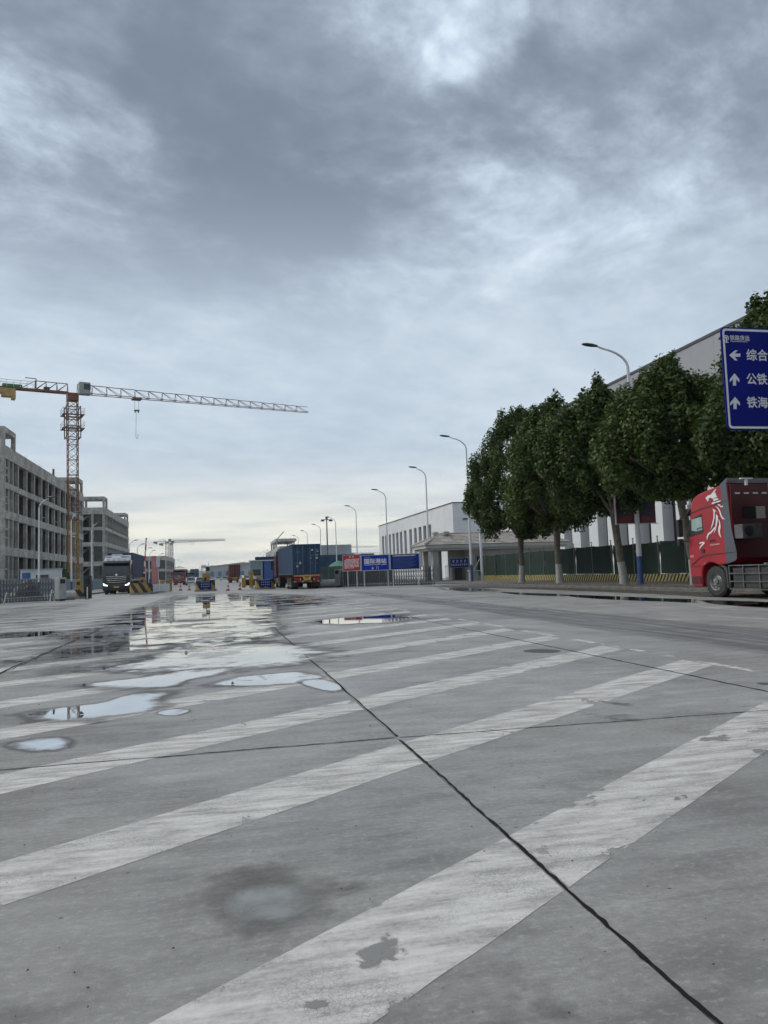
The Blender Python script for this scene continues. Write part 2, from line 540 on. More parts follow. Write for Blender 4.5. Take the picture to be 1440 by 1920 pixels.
mat('rubber', (0.022, 0.022, 0.023), 0.75, 0.3, 6.0, dirt=(0.07, 0.065, 0.06), dirt_amt=0.5)
mat('rim_steel', (0.24, 0.24, 0.235), 0.45, 0.25, 5.0, metal=0.5, dirt=(0.06, 0.055, 0.05), dirt_amt=0.7)
mat('chassis', (0.035, 0.034, 0.034), 0.6, 0.3, 3.0)
mat('rail_grey', (0.11, 0.112, 0.115), 0.5, 0.2, 3.0, metal=0.2, dirt=(0.06, 0.055, 0.05), dirt_amt=0.6)
mat('cab_red', (0.33, 0.006, 0.018), 0.36, 0.12, 0.9, coat=0.15, dirt=(0.13, 0.02, 0.022), dirt_amt=0.35)
mat('cab_red_dull_shade', (0.065, 0.004, 0.007), 0.5, 0.25, 1.0)  # dull red; on the parked truck's back it carries painted tree shade
mat('cab_grey', (0.065, 0.075, 0.095), 0.35, 0.1, 1.0, coat=0.3)
mat('cab_black', (0.018, 0.020, 0.024), 0.28, 0.2, 1.0, coat=0.5)
mat('cab_white', (0.55, 0.57, 0.60), 0.35, 0.08, 1.0, coat=0.3)
mat('chrome', (0.62, 0.63, 0.65), 0.22, 0.1, 2.0, metal=0.9)
mat('vehicle_glass', (0.020, 0.026, 0.030), 0.06, 0.1, 1.0, spec=0.8)
mat('pale_glass', (0.26, 0.36, 0.34), 0.12, 0.15, 2.0, spec=0.6)
mat('window_glass', (0.022, 0.027, 0.034), 0.12, 0.2, 0.5, spec=0.6)
mat('decal_white', (0.68, 0.68, 0.68), 0.4, 0.05, 2.0)
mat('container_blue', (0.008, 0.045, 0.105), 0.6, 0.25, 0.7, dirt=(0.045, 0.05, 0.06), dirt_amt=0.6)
mat('container_navy', (0.022, 0.034, 0.085), 0.55, 0.25, 0.7)
mat('container_red', (0.135, 0.028, 0.020), 0.55, 0.25, 0.7, dirt=(0.07, 0.03, 0.025), dirt_amt=0.5)
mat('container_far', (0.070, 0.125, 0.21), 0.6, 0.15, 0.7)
mat('lock_rod', (0.19, 0.22, 0.26), 0.45, 0.15, 2.0, metal=0.3)
mat('trailer_red', (0.15, 0.030, 0.022), 0.6, 0.3, 2.0)
mat('reflector_orange', (0.62, 0.20, 0.05), 0.4)
mat('reflector_yellow', (0.50, 0.32, 0.04), 0.4)
mat('plate_yellow', (0.55, 0.33, 0.03), 0.45)
mat('tail_red', (0.35, 0.012, 0.012), 0.3)
mat('sign_blue', (0.003, 0.008, 0.165), 0.6, 0.12, 0.8, spec=0.12)
mat('sign_board_blue', (0.004, 0.032, 0.30), 0.6, 0.15, 1.0, spec=0.15)
mat('sign_board_navy', (0.004, 0.020, 0.16), 0.6, 0.15, 1.0, spec=0.15)
mat('sign_red', (0.42, 0.018, 0.028), 0.5, 0.1, 1.0)
mat('sign_white', (0.62, 0.62, 0.63), 0.5, 0.06, 1.0)
mat('sign_frame', (0.40, 0.42, 0.45), 0.45, 0.1, 1.0, metal=0.4)
mat('banner_red', (0.11, 0.014, 0.022), 0.6, 0.3, 2.0)
mat('banner_art', (0.035, 0.045, 0.075), 0.6, 0.4, 3.0)
mat('gate_steel', (0.11, 0.113, 0.12), 0.45, 0.2, 3.0, metal=0.5)
mat('gate_box', (0.36, 0.37, 0.38), 0.4, 0.1, 2.0, metal=0.3)
mat('roof_tile', (0.40, 0.365, 0.33), 0.75, 0.2, 1.0, dirt=(0.15, 0.14, 0.13), dirt_amt=0.6)
mat('stone_clad', (0.31, 0.31, 0.295), 0.65, 0.12, 0.8)
mat('stone_light', (0.45, 0.45, 0.435), 0.65, 0.1, 0.8)
mat('pipe_concrete', (0.42, 0.41, 0.39), 0.8, 0.2, 1.5, bump=0.4, dirt=(0.2, 0.19, 0.18), dirt_amt=0.6)
mat('hut_white', (0.50, 0.52, 0.54), 0.55, 0.1, 1.0)
mat('hut_blue', (0.03, 0.09, 0.28), 0.55, 0.1, 1.0)
mat('pink_paint', (0.46, 0.20, 0.21), 0.6, 0.1, 1.0)
mat('far_hill', (0.15, 0.18, 0.19), 0.9, 0.2, 0.01)
mat('far_wall', (0.30, 0.33, 0.36), 0.8, 0.25, 0.05)
mat('car_white', (0.60, 0.61, 0.62), 0.3, 0.05, 1.0, coat=0.4)
mat('car_silver', (0.35, 0.38, 0.39), 0.3, 0.05, 1.0, coat=0.4)
mat('car_red', (0.25, 0.02, 0.025), 0.3, 0.05, 1.0, coat=0.4)
mat('wire', (0.10, 0.10, 0.11), 0.6)
emit_mat('headlight_lit', (1.0, 0.98, 0.95), 1.6)


# ------------------------------------------------------------------ mesh helper
class MB:
    def __init__(self):
        self.v, self.f, self.a = [], [], None

    def add(self, vs, fs):
        n = len(self.v)
        self.v += [tuple(p) for p in vs]
        self.f += [tuple(i + n for i in f) for f in fs]
        return self

    def box(self, c, s, rz=0.0):
        cx, cy, cz = c
        hx, hy, hz = s[0] / 2, s[1] / 2, s[2] / 2
        co, si = math.cos(rz), math.sin(rz)
        vs = []
        for dz in (-hz, hz):
            for dx, dy in ((-hx, -hy), (hx, -hy), (hx, hy), (-hx, hy)):
                vs.append((cx + dx * co - dy * si, cy + dx * si + dy * co, cz + dz))
        return self.add(vs, [(3, 2, 1, 0), (4, 5, 6, 7), (0, 1, 5, 4), (1, 2, 6, 5), (2, 3, 7, 6), (3, 0, 4, 7)])

    def bb(self, x0, x1, y0, y1, z0, z1):
        return self.box(((x0 + x1) / 2, (y0 + y1) / 2, (z0 + z1) / 2), (abs(x1 - x0), abs(y1 - y0), abs(z1 - z0)))

    def tube(self, pts, radii, n=10, cap=True):
        pts = [Vector(p) for p in pts]
        if not hasattr(radii, '__len__'):
            radii = [radii] * len(pts)
        rings = []
        up = Vector((0, 0, 1))
        for i, p in enumerate(pts):
            d = (pts[min(i + 1, len(pts) - 1)] - pts[max(i - 1, 0)]).normalized()
            ref = up if abs(d.z) < 0.95 else Vector((1, 0, 0))
            a = d.cross(ref).normalized()
            b = d.cross(a).normalized()
            rings.append([p + (a * math.cos(2 * math.pi * k / n) + b * math.sin(2 * math.pi * k / n)) * radii[i] for k in range(n)])
        vs = [q for r in rings for q in r]
        fs = []
        for i in range(len(pts) - 1):
            for k in range(n):
                k2 = (k + 1) % n
                fs.append((i * n + k, i * n + k2, (i + 1) * n + k2, (i + 1) * n + k))
        if cap:
            fs.append(tuple(range(n)))
            fs.append(tuple(reversed(range((len(pts) - 1) * n, len(pts) * n))))
        return self.add(vs, fs)

    def bar(self, a, b, w, h=None):
        """square bar between two points"""
        h = h or w
        a, b = Vector(a), Vector(b)
        d = (b - a).normalized()
        ref = Vector((0, 0, 1)) if abs(d.z) < 0.95 else Vector((1, 0, 0))
        s = d.cross(ref).normalized() * w / 2
        t = d.cross(s).normalized() * h / 2
        vs = [a - s - t, a + s - t, a + s + t, a - s + t, b - s - t, b + s - t, b + s + t, b - s + t]
        return self.add(vs, [(3, 2, 1, 0), (4, 5, 6, 7), (0, 1, 5, 4), (1, 2, 6, 5), (2, 3, 7, 6), (3, 0, 4, 7)])

    def prism(self, prof, x0, x1, axis='x'):
        """profile of (u, z) extruded; axis x: u is y. axis y: u is x. axis z: profile is (x, y)"""
        n = len(prof)
        if axis == 'x':
            vs = [(x0, u, z) for u, z in prof] + [(x1, u, z) for u, z in prof]
        elif axis == 'y':
            vs = [(u, x0, z) for u, z in prof] + [(u, x1, z) for u, z in prof]
        else:
            vs = [(u, z, x0) for u, z in prof] + [(u, z, x1) for u, z in prof]
        fs = [tuple(range(n)), tuple(reversed(range(n, 2 * n)))]
        for i in range(n):
            j = (i + 1) % n
            fs.append((i, i + n, j + n, j))
        return self.add(vs, fs)

    def sheet(self, pts):
        return self.add(pts, [tuple(range(len(pts)))])

    def build(self, name, m, parent=None, loc=None, smooth=None, bevel=0.0, fix=True):
        me = bpy.data.meshes.new(name)
        me.from_pydata(self.v, [], self.f)
        if fix:
            import bmesh
            bm = bmesh.new()
            bm.from_mesh(me)
            bmesh.ops.recalc_face_normals(bm, faces=bm.faces)
            bm.to_mesh(me)
            bm.free()
        if self.a:
            at_ = me.attributes.new('depth', 'FLOAT', 'POINT')
            at_.data.foreach_set('value', self.a)
        if smooth:
            me.shade_smooth()
            me.set_sharp_from_angle(angle=R(smooth))
        if isinstance(m, str):
            m = MATS[m]
        me.materials.append(m)
        o = bpy.data.objects.new(name, me)
        col.objects.link(o)
        if parent:
            o.parent = parent
        if loc is not None:
            o.location = loc
        if bevel:
            b = o.modifiers.new('bevel', 'BEVEL')
            b.width = bevel
            b.segments = 2
            b.limit_method = 'ANGLE'
            b.angle_limit = R(30)
        return o


def tag(o, label=None, cat=None, group=None, kind=None):
    if label:
        o['label'] = label
    if cat:
        o['category'] = cat
    if group:
        o['group'] = group
    if kind:
        o['kind'] = kind
    return o


def thing(name, label, cat, loc=(0, 0, 0), rz=0.0, group=None, scale=None):
    o = bpy.data.objects.new(name, None)
    col.objects.link(o)
    o.location = loc
    o.rotation_euler = (0, 0, rz)
    o.empty_display_size = 0.2
    if scale:
        o.scale = (scale,) * 3
    return tag(o, label, cat, group)


def inst(src, name, parent, loc=(0, 0, 0), rot=(0, 0, 0), scale=(1, 1, 1)):
    o = bpy.data.objects.new(name, src.data)
    col.objects.link(o)
    o.parent = parent
    o.location = loc
    o.rotation_euler = rot
    o.scale = scale
    return o


def copy_tree(o, parent=None):
    c = o.copy()
    col.objects.link(c)
    c.parent = parent
    for ch in list(o.children):
        copy_tree(ch, c)
    return c


def text(name, body, m, parent, loc, size, rot=(R(90), 0, 0), align='CENTER', bold=0.0, xscale=1.0):
    c = bpy.data.curves.new(name, 'FONT')
    c.body = body
    c.size = size
    c.align_x = align
    c.align_y = 'CENTER'
    c.fill_mode = 'FRONT'
    c.resolution_u = 3
    c.materials.append(MATS[m])
    tmp = bpy.data.objects.new(name, c)
    col.objects.link(tmp)
    me = bpy.data.meshes.new_from_object(tmp.evaluated_get(bpy.context.evaluated_depsgraph_get()))
    bpy.data.objects.remove(tmp)
    bpy.data.curves.remove(c)
    if bold:
        nv = len(me.vertices)
        vv = [v.co.copy() for v in me.vertices]
        ff = [tuple(p.vertices) for p in me.polygons]
        V_, F_ = [], []
        for k, (dx, dy) in enumerate(((0, 0), (1, 0), (-1, 0), (0, 1), (0, -1))):
            V_ += [(v.x + dx * bold, v.y + dy * bold, k * .0006) for v in vv]
            F_ += [tuple(i + k * nv for i in f) for f in ff]
        me = bpy.data.meshes.new(name)
        me.from_pydata(V_, [], F_)
    if not me.materials:
        me.materials.append(MATS[m])
    o = bpy.data.objects.new(name, me)
    col.objects.link(o)
    o.parent = parent
    o.location = loc
    o.rotation_euler = rot
    o.scale = (xscale, 1, 1)
    return o


def lerp(a, b, t):
    return a + (b - a) * t


# ------------------------------------------------------------------ ground, pavement, markings
g = MB().sheet([(-6000, -300, -0.06), (6000, -300, -0.06), (6000, 9000, -0.06), (-6000, 9000, -0.06)]).build('ground', 'earth')
tag(g, 'bare earth ground reaching to the horizon', 'ground', kind='structure')
rd = MB().sheet([(-60, -30, -0.03), (19.3, -30, -0.03), (19.3, 2500, -0.03), (-60, 2500, -0.03)]).build('road', 'far_road')
tag(rd, 'wide grey concrete road running to the horizon', 'road', kind='structure')
pav = thing('pavement', 'wet grey concrete slab pavement in front of the gate', 'pavement')
tag(pav, kind='structure')
XJ = [-24.0, -19.8, -15.6, -11.4, -7.25, -3.06, 1.30, 5.04, 9.0, 13.0, 16.2, 19.28]
YJ = [-6.25, 5.75, 17.75, 29.75, 41.75, 53.75, 65.75, 77.75, 89.75]
slab_src = {}
for i in range(len(XJ) - 1):
    for j in range(len(YJ) - 1):
        x0, x1, y0, y1 = XJ[i] + .004, XJ[i + 1] - .004, YJ[j] + .004, YJ[j + 1] - .004
        key = (round(x1 - x0, 3), round(y1 - y0, 3))
        if key not in slab_src:
            w, d = (x1 - x0) / 2, (y1 - y0) / 2
            b = 0.003
            vs = [(-w, -d, -.05), (w, -d, -.05), (w, d, -.05), (-w, d, -.05), (-w, -d, -b), (w, -d, -b), (w, d, -b), (-w, d, -b), (-w + b, -d + b, 0), (w - b, -d + b, 0), (w - b, d - b, 0), (-w + b, d - b, 0)]
            fs = [(0, 1, 5, 4), (1, 2, 6, 5), (2, 3, 7, 6), (3, 0, 4, 7), (4, 5, 9, 8), (5, 6, 10, 9), (6, 7, 11, 10), (7, 4, 8, 11), (8, 9, 10, 11)]
            o = MB().add(vs, fs).build('concrete_slab', 'pavement_concrete', pav, ((x0 + x1) / 2, (y0 + y1) / 2, 0))
            slab_src[key] = o
        else:
            inst(slab_src[key], 'concrete_slab', pav, ((x0 + x1) / 2, (y0 + y1) / 2, 0))


def ribbon(pts, w, z, jit=0.3, seed=0):
    r = random.Random(seed)
    b = MB()
    L, Rr = [], []
    for i, p in enumerate(pts):
        q = pts[min(i + 1, len(pts) - 1)]
        p0 = pts[max(i - 1, 0)]
        d = Vector((q[0] - p0[0], q[1] - p0[1], 0)).normalized()
        nrm = Vector((-d.y, d.x, 0))
        wl, wr = w / 2 * (1 + r.uniform(-jit, jit)), w / 2 * (1 + r.uniform(-jit, jit))
        L.append((p[0] + nrm.x * wl, p[1] + nrm.y * wl, z))
        Rr.append((p[0] - nrm.x * wr, p[1] - nrm.y * wr, z))
    n = len(pts)
    b.add(L + Rr, [(i, i + n, i + n + 1, i + 1) for i in range(n - 1)])
    return b


def wob(a, b, n, amp, seed):
    r = random.Random(seed)
    o = 0
    out = []
    for i in range(n + 1):
        o = o * 0.8 + r.uniform(-amp, amp)
        t = i / n
        x, y = lerp(a[0], b[0], t), lerp(a[1], b[1], t)
        dx, dy = b[0] - a[0], b[1] - a[1]
        l = math.hypot(dx, dy)
        out.append((x - dy / l * o, y + dx / l * o))
    return out


ribbon(wob((1.302, -1.5), (1.302, 5.69), 160, 0.003, 1), 0.016, 0.0030, 0.55, 1).build('joint_filler', 'joint_tar', pav)
ribbon(wob((1.315, 5.80), (1.302, 62), 400, 0.004, 2), 0.017, 0.0030, 0.45, 2).build('joint_filler', 'joint_tar', pav)
ribbon(wob((-3.06, 0), (-3.06, 62), 400, 0.008, 3), 0.030, 0.0030, 0.5, 3).build('joint_filler', 'joint_tar', pav)
ribbon(wob((-3.00, 3), (-3.03, 24), 200, 0.008, 4), 0.020, 0.0033, 0.6, 4).build('joint_filler', 'joint_tar', pav)
ribbon(wob((5.04, 2), (5.04, 40), 300, 0.005, 5), 0.022, 0.0030, 0.7, 5).build('joint_filler', 'joint_tar', pav)
ribbon(wob((-7, 5.78), (1.28, 5.77), 160, 0.006, 6), 0.014, 0.0033, 0.5, 6).build('joint_filler', 'joint_tar', pav)
ribbon(wob((1.32, 5.77), (9, 5.45), 160, 0.006, 7), 0.012, 0.0033, 0.5, 7).build('joint_filler', 'joint_tar', pav)

# hatched stripes, cut at the slab joints
SL = 0.742
rr = random.Random(11)
for k in range(30):
    c_hi = 2.53 + 2.085 * k
    wy = 0.62
    if c_hi > 60:
        break
    for a, b_ in [(-11.4, -7.25), (-7.25, -3.06), (-3.06, 1.30), (1.30, 5.04), (5.04, 5.78)]:
        if k > 14 and a < -8:
            continue
        if a < -3.1 and c_hi + SL * b_ < 1.0:
            continue
        x0, x1 = a + .016, b_ - .016
        n = max(3, int((x1 - x0) / 0.16))
        rows = []
        dep = []
        run = 0
        for i in range(n + 1):
            x = lerp(x0, x1, i / n)
            base = c_hi + SL * x
            up = base + rr.uniform(-.004, .004)
            dn = base - wy + rr.uniform(-.004, .004)
            if run <= 0:
                run = rr.randint(2, 5)
                lvl = rr.choice((.2, .55, .8, 1.0, 1.0)) if x > 3.1 and k > 0 else rr.uniform(0.6, 1.0)
                if a > 5:
                    lvl = rr.uniform(0.8, 1.0)
            run -= 1
            for f, e in ((0, -.35), (.12, 0), (.88, 0), (1, -.35)):
                rows.append((x + (0.10 if 0 else 0), lerp(up, dn, f), 0.0015))
                dep.append(lvl + e)
        m = MB()
        m.add(rows, [(i * 4 + q, i * 4 + q + 1, i * 4 + q + 5, i * 4 + q + 4) for i in range(n) for q in range(3)])
        m.a = dep
        m.build('painted_stripe', 'lane_paint', pav, fix=False)


def line(x0, y0, x1, y1, w, seed=0, z=0.0017, name='painted_line'):
    n = max(4, int(math.hypot(x1 - x0, y1 - y0) / 0.5))
    m = ribbon(wob((x0, y0), (x1, y1), n, 0.004, seed), w, z, 0.06, seed)
    r = random.Random(seed)
    d = [r.uniform(-.1, 1) for _ in range(n + 1)]
    m.a = d + d
    return m.build(name, 'line_paint', pav, fix=False)


line(5.86, 2, 5.84, 9.4, 0.12, 21)
line(5.88, 10.0, 5.86, 14.4, 0.12, 22)
line(5.90, 15.5, 5.90, 22, 0.12, 23)
for y in range(24, 60, 6):
    line(5.9, y, 5.9, y + 3.5, 0.12, y)
line(9.05, 18.5, 9.3, 25.8, 0.13, 31)
line(9.3, 26, 8.5, 40, 0.16, 32)
line(8.5, 40.5, 8.0, 56, 0.16, 33)
line(10.86, 15.6, 11.25, 13.2, 0.10, 34)
line(9.38, 15.75, 9.6, 14.85, 0.09, 35)
line(8.0, 16.4, 8.4, 16.0, 0.10, 36)
line(12.6, 17.0, 12.9, 19.0, 0.10, 37)
line(-11.0, 40, -11.0, 62, 0.14, 38)


def blob(name, px, m, z, rim=(1.0, .93, .8, .6, .3), dep=(0, .22, .55, .8, 1.0), sub=6, jit=0.03, seed=0, world=None, label=None, parent=None):
    """closed outline (photograph pixels on the ground) as a sheet with a rim-to-middle attribute"""
    pts = [gp(*p) for p in px] if world is None else [Vector((p[0], p[1], 0)) for p in world]
    r = random.Random(seed)
    n = len(pts)
    out = []
    for i in range(n):                      # Catmull-Rom
        p0, p1, p2, p3 = pts[i - 1], pts[i], pts[(i + 1) % n], pts[(i + 2) % n]
        for s in range(sub):
            t = s / sub
            q = 0.5 * ((2 * p1) + (p2 - p0) * t + (2 * p0 - 5 * p1 + 4 * p2 - p3) * t * t + (3 * p1 - p0 - 3 * p2 + p3) * t ** 3)
            out.append(q)
    c = sum(out, Vector()) / len(out)
    out = [c + (q - c) * (1 + r.uniform(-jit, jit)) for q in out]
    k = len(out)
    if m == 'puddle_water':                 # the sheet reaches past the water's edge, which the film itself decides
        rim = (1.7, 1.3) + tuple(rim)
        dep = (-1.2, -.45) + tuple(lerp(.10, 1.0, q) for q in dep)
    b = MB()
    vs, a = [], []
    for s, d in zip(rim, dep):
        for q in out:
            w = c + (q - c) * s
            vs.append((w.x, w.y, z))
            a.append(d)
    vs.append((c.x, c.y, z))
    a.append(dep[-1])
    fs = []
    for ri in range(len(rim) - 1):
        for i in range(k):
            j = (i + 1) % k
            fs.append((ri * k + i, ri * k + j, (ri + 1) * k + j, (ri + 1) * k + i))
    last = (len(rim) - 1) * k
    for i in range(k):
        fs.append((last + i, last + (i + 1) % k, len(vs) - 1))
    b.add(vs, fs)
    b.a = a
    o = b.build(name, m, parent, fix=False)
    if parent is None:
        tag(o, label, 'puddle', kind='structure')
    return o


# stains that belong to the pavement
blob('tyre_marks', None, 'tyre_rubber', 0.0036, world=[(6.9, 3), (6.9, 9), (7.0, 14), (7.5, 24), (7.9, 40), (8.3, 54), (9.2, 54), (9.6, 40), (9.5, 28), (9.6, 18), (9.6, 11), (9.6, 3)],
     rim=(1, .96, .88, .7, .3), dep=(-.3, .1, .5, .7, .7), seed=1, parent=pav)
blob('mud_stain', [(355, 1690), (380, 1640), (470, 1612), (580, 1618), (670, 1655), (660, 1700), (600, 1745), (480, 1775), (390, 1750)], 'mud_ring', 0.0038, seed=2, parent=pav)
blob('silt_patch', [(405, 1700), (430, 1672), (500, 1655), (570, 1655), (605, 1685), (580, 1715), (520, 1735), (440, 1733)], 'silt', 0.0044, seed=3, parent=pav)
blob('oil_stain', [(820, 1830), (900, 1790), (1040, 1800), (1130, 1850), (1150, 1990), (900, 1990), (800, 1900)], 'mud_ring', 0.0040, seed=4, parent=pav, dep=(-.2, 0, .25, .4, .45))
blob('oil_stain', [(980, 1221), (1010, 1217), (1050, 1220), (1040, 1224), (1000, 1224)], 'oil_stain', 0.0040, seed=5, parent=pav, dep=(.4, .8, 1, 1, 1))
blob('oil_stain', [(1415, 1281), (1435, 1280), (1450, 1283), (1430, 1285)], 'oil_stain', 0.0040, seed=6, parent=pav)
blob('oil_stain', [(1120, 1312), (1180, 1308), (1230, 1326), (1200, 1330), (1140, 1322)], 'oil_stain', 0.0040, seed=7, parent=pav, dep=(0, .1, .25, .3, .3))
blob('oil_stain', [(1060, 1335), (1180, 1338), (1260, 1355), (1150, 1352)], 'oil_stain', 0.0040, seed=8, parent=pav, dep=(0, .1, .25, .3, .3))
blob('mud_stain', [(-60, 1800), (100, 1780), (260, 1830), (240, 1930), (0, 1990), (-100, 1900)], 'mud_ring', 0.0042, seed=9, parent=pav, dep=(0, .1, .3, .4, .4))

for k_, px in enumerate(([(640, 1800), (700, 1755), (780, 1740), (770, 1790), (700, 1830), (650, 1825)], [(540, 1890), (590, 1868), (640, 1875), (600, 1900), (555, 1905)], [(1300, 1385), (1350, 1375), (1400, 1380), (1370, 1392), (1310, 1394)],
                           [(1170, 1500), (1200, 1492), (1225, 1500), (1190, 1508)], [(1255, 1497), (1290, 1485), (1300, 1496), (1270, 1504)], [(1400, 1408), (1440, 1402), (1470, 1410), (1430, 1418)], [(1155, 1572), (1185, 1566), (1200, 1575), (1170, 1580)])):
    blob('bare_patch', px, 'bare_concrete', 0.0026, seed=30 + k_, parent=pav, dep=(-.5, .0, .35, .55, .6), rim=(1.2, 1.0, .8, .5, .25), jit=.15)
for k_, (px, sc_) in enumerate((([(60, 1790), (160, 1770), (240, 1800), (180, 1840), (80, 1835)], .30), ([(860, 1880), (960, 1855), (1080, 1870), (1060, 1930), (900, 1940)], .42), ([(470, 1600), (560, 1590), (640, 1612), (560, 1625)], .3),
                                ([(600, 1660), (680, 1650), (720, 1670), (650, 1685)], .35), ([(260, 1560), (340, 1550), (380, 1565), (300, 1578)], .25), ([(1040, 1440), (1140, 1425), (1240, 1440), (1130, 1458)], .25), ([(100, 1540), (180, 1525), (230, 1540), (150, 1556)], .25))):
    blob('mud_stain', px, 'mud_ring', 0.0050, seed=70 + k_, parent=pav, rim=(1.4, 1.1, .8, .5, .25), dep=(-.6, -.1, sc_, sc_ + .1, sc_ + .12), jit=.12)
# rain water
blob('puddle', [(34, 1340), (80, 1331), (130, 1326), (200, 1316), (250, 1302), (318, 1299), (300, 1313), (285, 1329), (225, 1342), (160, 1350), (90, 1352), (50, 1348)], 'puddle_water', 0.0056, seed=1,
     label='long puddle mirroring the crane, beside the small round one at left')
blob('puddle', [(296, 1336), (320, 1331), (345, 1331), (354, 1335), (330, 1342), (303, 1342)], 'puddle_water', 0.0056, seed=2, label='small oval puddle right of the crane-mirroring one', dep=(0, .4, .8, 1, 1))
blob('puddle', [(10, 1400), (55, 1388), (110, 1384), (136, 1391), (118, 1404), (60, 1410)], 'puddle_water', 0.0056, seed=3, label='nearly dried round puddle at the left edge, nearest the camera', dep=(0, .2, .35, .5, .7))
blob('puddle', [(402, 1281), (440, 1271), (500, 1265), (560, 1261), (606, 1270), (575, 1279), (500, 1285), (425, 1286)], 'puddle_water', 0.0056, seed=4, label='slim white puddle just left of the right-hand slab joint', dep=(0, .4, .8, 1, 1))
blob('puddle', [(565, 1280), (600, 1274), (632, 1282), (642, 1293), (622, 1298), (590, 1291)], 'puddle_water', 0.0060, seed=5, label='small puddle touching the right-hand slab joint', dep=(0, .4, .8, 1, 1))
blob('puddle', [(180, 1254), (260, 1240), (300, 1224), (360, 1212), (430, 1210), (500, 1205), (560, 1211), (606, 1221), (578, 1240), (520, 1250), (440, 1255), (330, 1258), (240, 1258)], 'puddle_water', 0.0056, seed=6, jit=.05,
     label='largest white puddle across the middle of the pavement')
blob('puddle', [(140, 1287), (200, 1279), (280, 1268), (360, 1257), (440, 1254), (400, 1266), (350, 1278), (310, 1289), (240, 1292)], 'puddle_water', 0.0062, seed=7, jit=.05, label='puddle on the near side of the largest one, with a pebble at its left end')
blob('puddle', [(88, 1226), (150, 1215), (225, 1210), (232, 1216), (190, 1224), (130, 1230)], 'puddle_water', 0.0056, seed=8, label='dark puddle mirroring the concrete frame building by the left joint', dep=(0, .4, .8, 1, 1))
blob('puddle', [(170, 1194), (245, 1182), (300, 1180), (300, 1188), (240, 1194), (196, 1198)], 'puddle_water', 0.0056, seed=9, label='narrow dark puddle just beyond the left slab joint', dep=(0, .2, .5, .7, .7))
blob('puddle', [(586, 1166), (640, 1159), (700, 1155), (740, 1153), (772, 1159), (740, 1167), (680, 1169), (620, 1171)], 'puddle_water', 0.0056, seed=10, label='bright puddle mirroring the red and blue signboards', dep=(0, .5, .9, 1, 1))
blob('puddle', [(-40, 1192), (30, 1186), (110, 1184), (70, 1194), (-10, 1198)], 'puddle_water', 0.0056, seed=11, label='thin dark puddle at the left edge of the pavement', dep=(0, .3, .7, .9, .9))
blob('puddle', [(150, 1196), (300, 1166), (480, 1160), (520, 1176), (500, 1196), (380, 1206), (230, 1208)], 'puddle_water', 0.0058, seed=12, jit=.05, dep=(-.2, .05, .25, .4, .5), label='broad puddle between the two slab joints, beyond the largest one')
blob('puddle', [(270, 1148), (330, 1134), (480, 1134), (530, 1148), (470, 1158), (300, 1160)], 'puddle_water', 0.0058, seed=13, jit=.05, dep=(-.2, .1, .35, .5, .6), label='far bright puddle between the joints, in front of the middle island')
# shallow sheet of water along the middle of the plaza
blob('rain_water', None, 'rain_water', 0.0072, world=[(-3.4, 11), (-4.2, 15), (-4.2, 22), (-4.0, 30), (-3.8, 45), (-3.4, 62), (1.0, 66), (4.5, 55), (6.5, 44), (6.0, 34), (2.4, 26), (1.7, 18), (1.0, 13), (-2, 10.5)],
     rim=(1, .92, .8, .6, .3), dep=(-.3, .2, .5, .68, .78), seed=14, label='shallow streaks of rain water along the middle of the pavement')
blob('rain_water', None, 'rain_water', 0.0072, world=[(-4.2, 13), (-9, 17), (-14, 24), (-16, 34), (-13, 46), (-8, 48), (-5.0, 36), (-4.6, 22)], rim=(1, .92, .8, .6, .3), dep=(-.5, -.15, .06, .14, .16), seed=15,
     label='scattered thin films of rain water on the left of the pavement')
for k_, (px, lb_) in enumerate((([(1060, 1115), (1120, 1117), (1180, 1119), (1240, 1122), (1300, 1124), (1300, 1130), (1240, 1128), (1180, 1126), (1120, 1123), (1070, 1119)], 'black gutter puddle along the kerb in front of the blue-footed lamp'),
                                ([(940, 1110), (990, 1112), (1050, 1114), (1060, 1118), (1010, 1117), (960, 1114)], 'far end of the black gutter water below the second tree'),
                                ([(1310, 1126), (1380, 1127), (1460, 1130), (1520, 1136), (1500, 1144), (1420, 1139), (1350, 1134)], 'black gutter puddle around the red truck\'s front wheel'))):
    blob('gutter_water', px, 'still_water', 0.0064, seed=50 + k_, jit=.05, dep=(.3, .6, .9, 1, 1), label=lb_)
blob('dirt_band', None, 'kerb_dirt', 0.0046, world=[(16.3, 20), (16.8, 30), (16.9, 40), (16.2, 52), (15.5, 60), (18.9, 60), (19.2, 40), (19.2, 20), (19.2, 12), (16.5, 12)], rim=(1, .95, .85, .6, .3), dep=(-.1, .3, .6, .8, .8), seed=61, parent=pav)
blob('gutter_water', None, 'puddle_water', 0.0058, world=[(13.5, 40), (14.0, 47), (15.5, 52), (16.2, 47), (15.2, 41)], jit=.04, seed=17, dep=(0, .1, .35, .45, .5), label='shallow puddle in the road before the gatehouse')

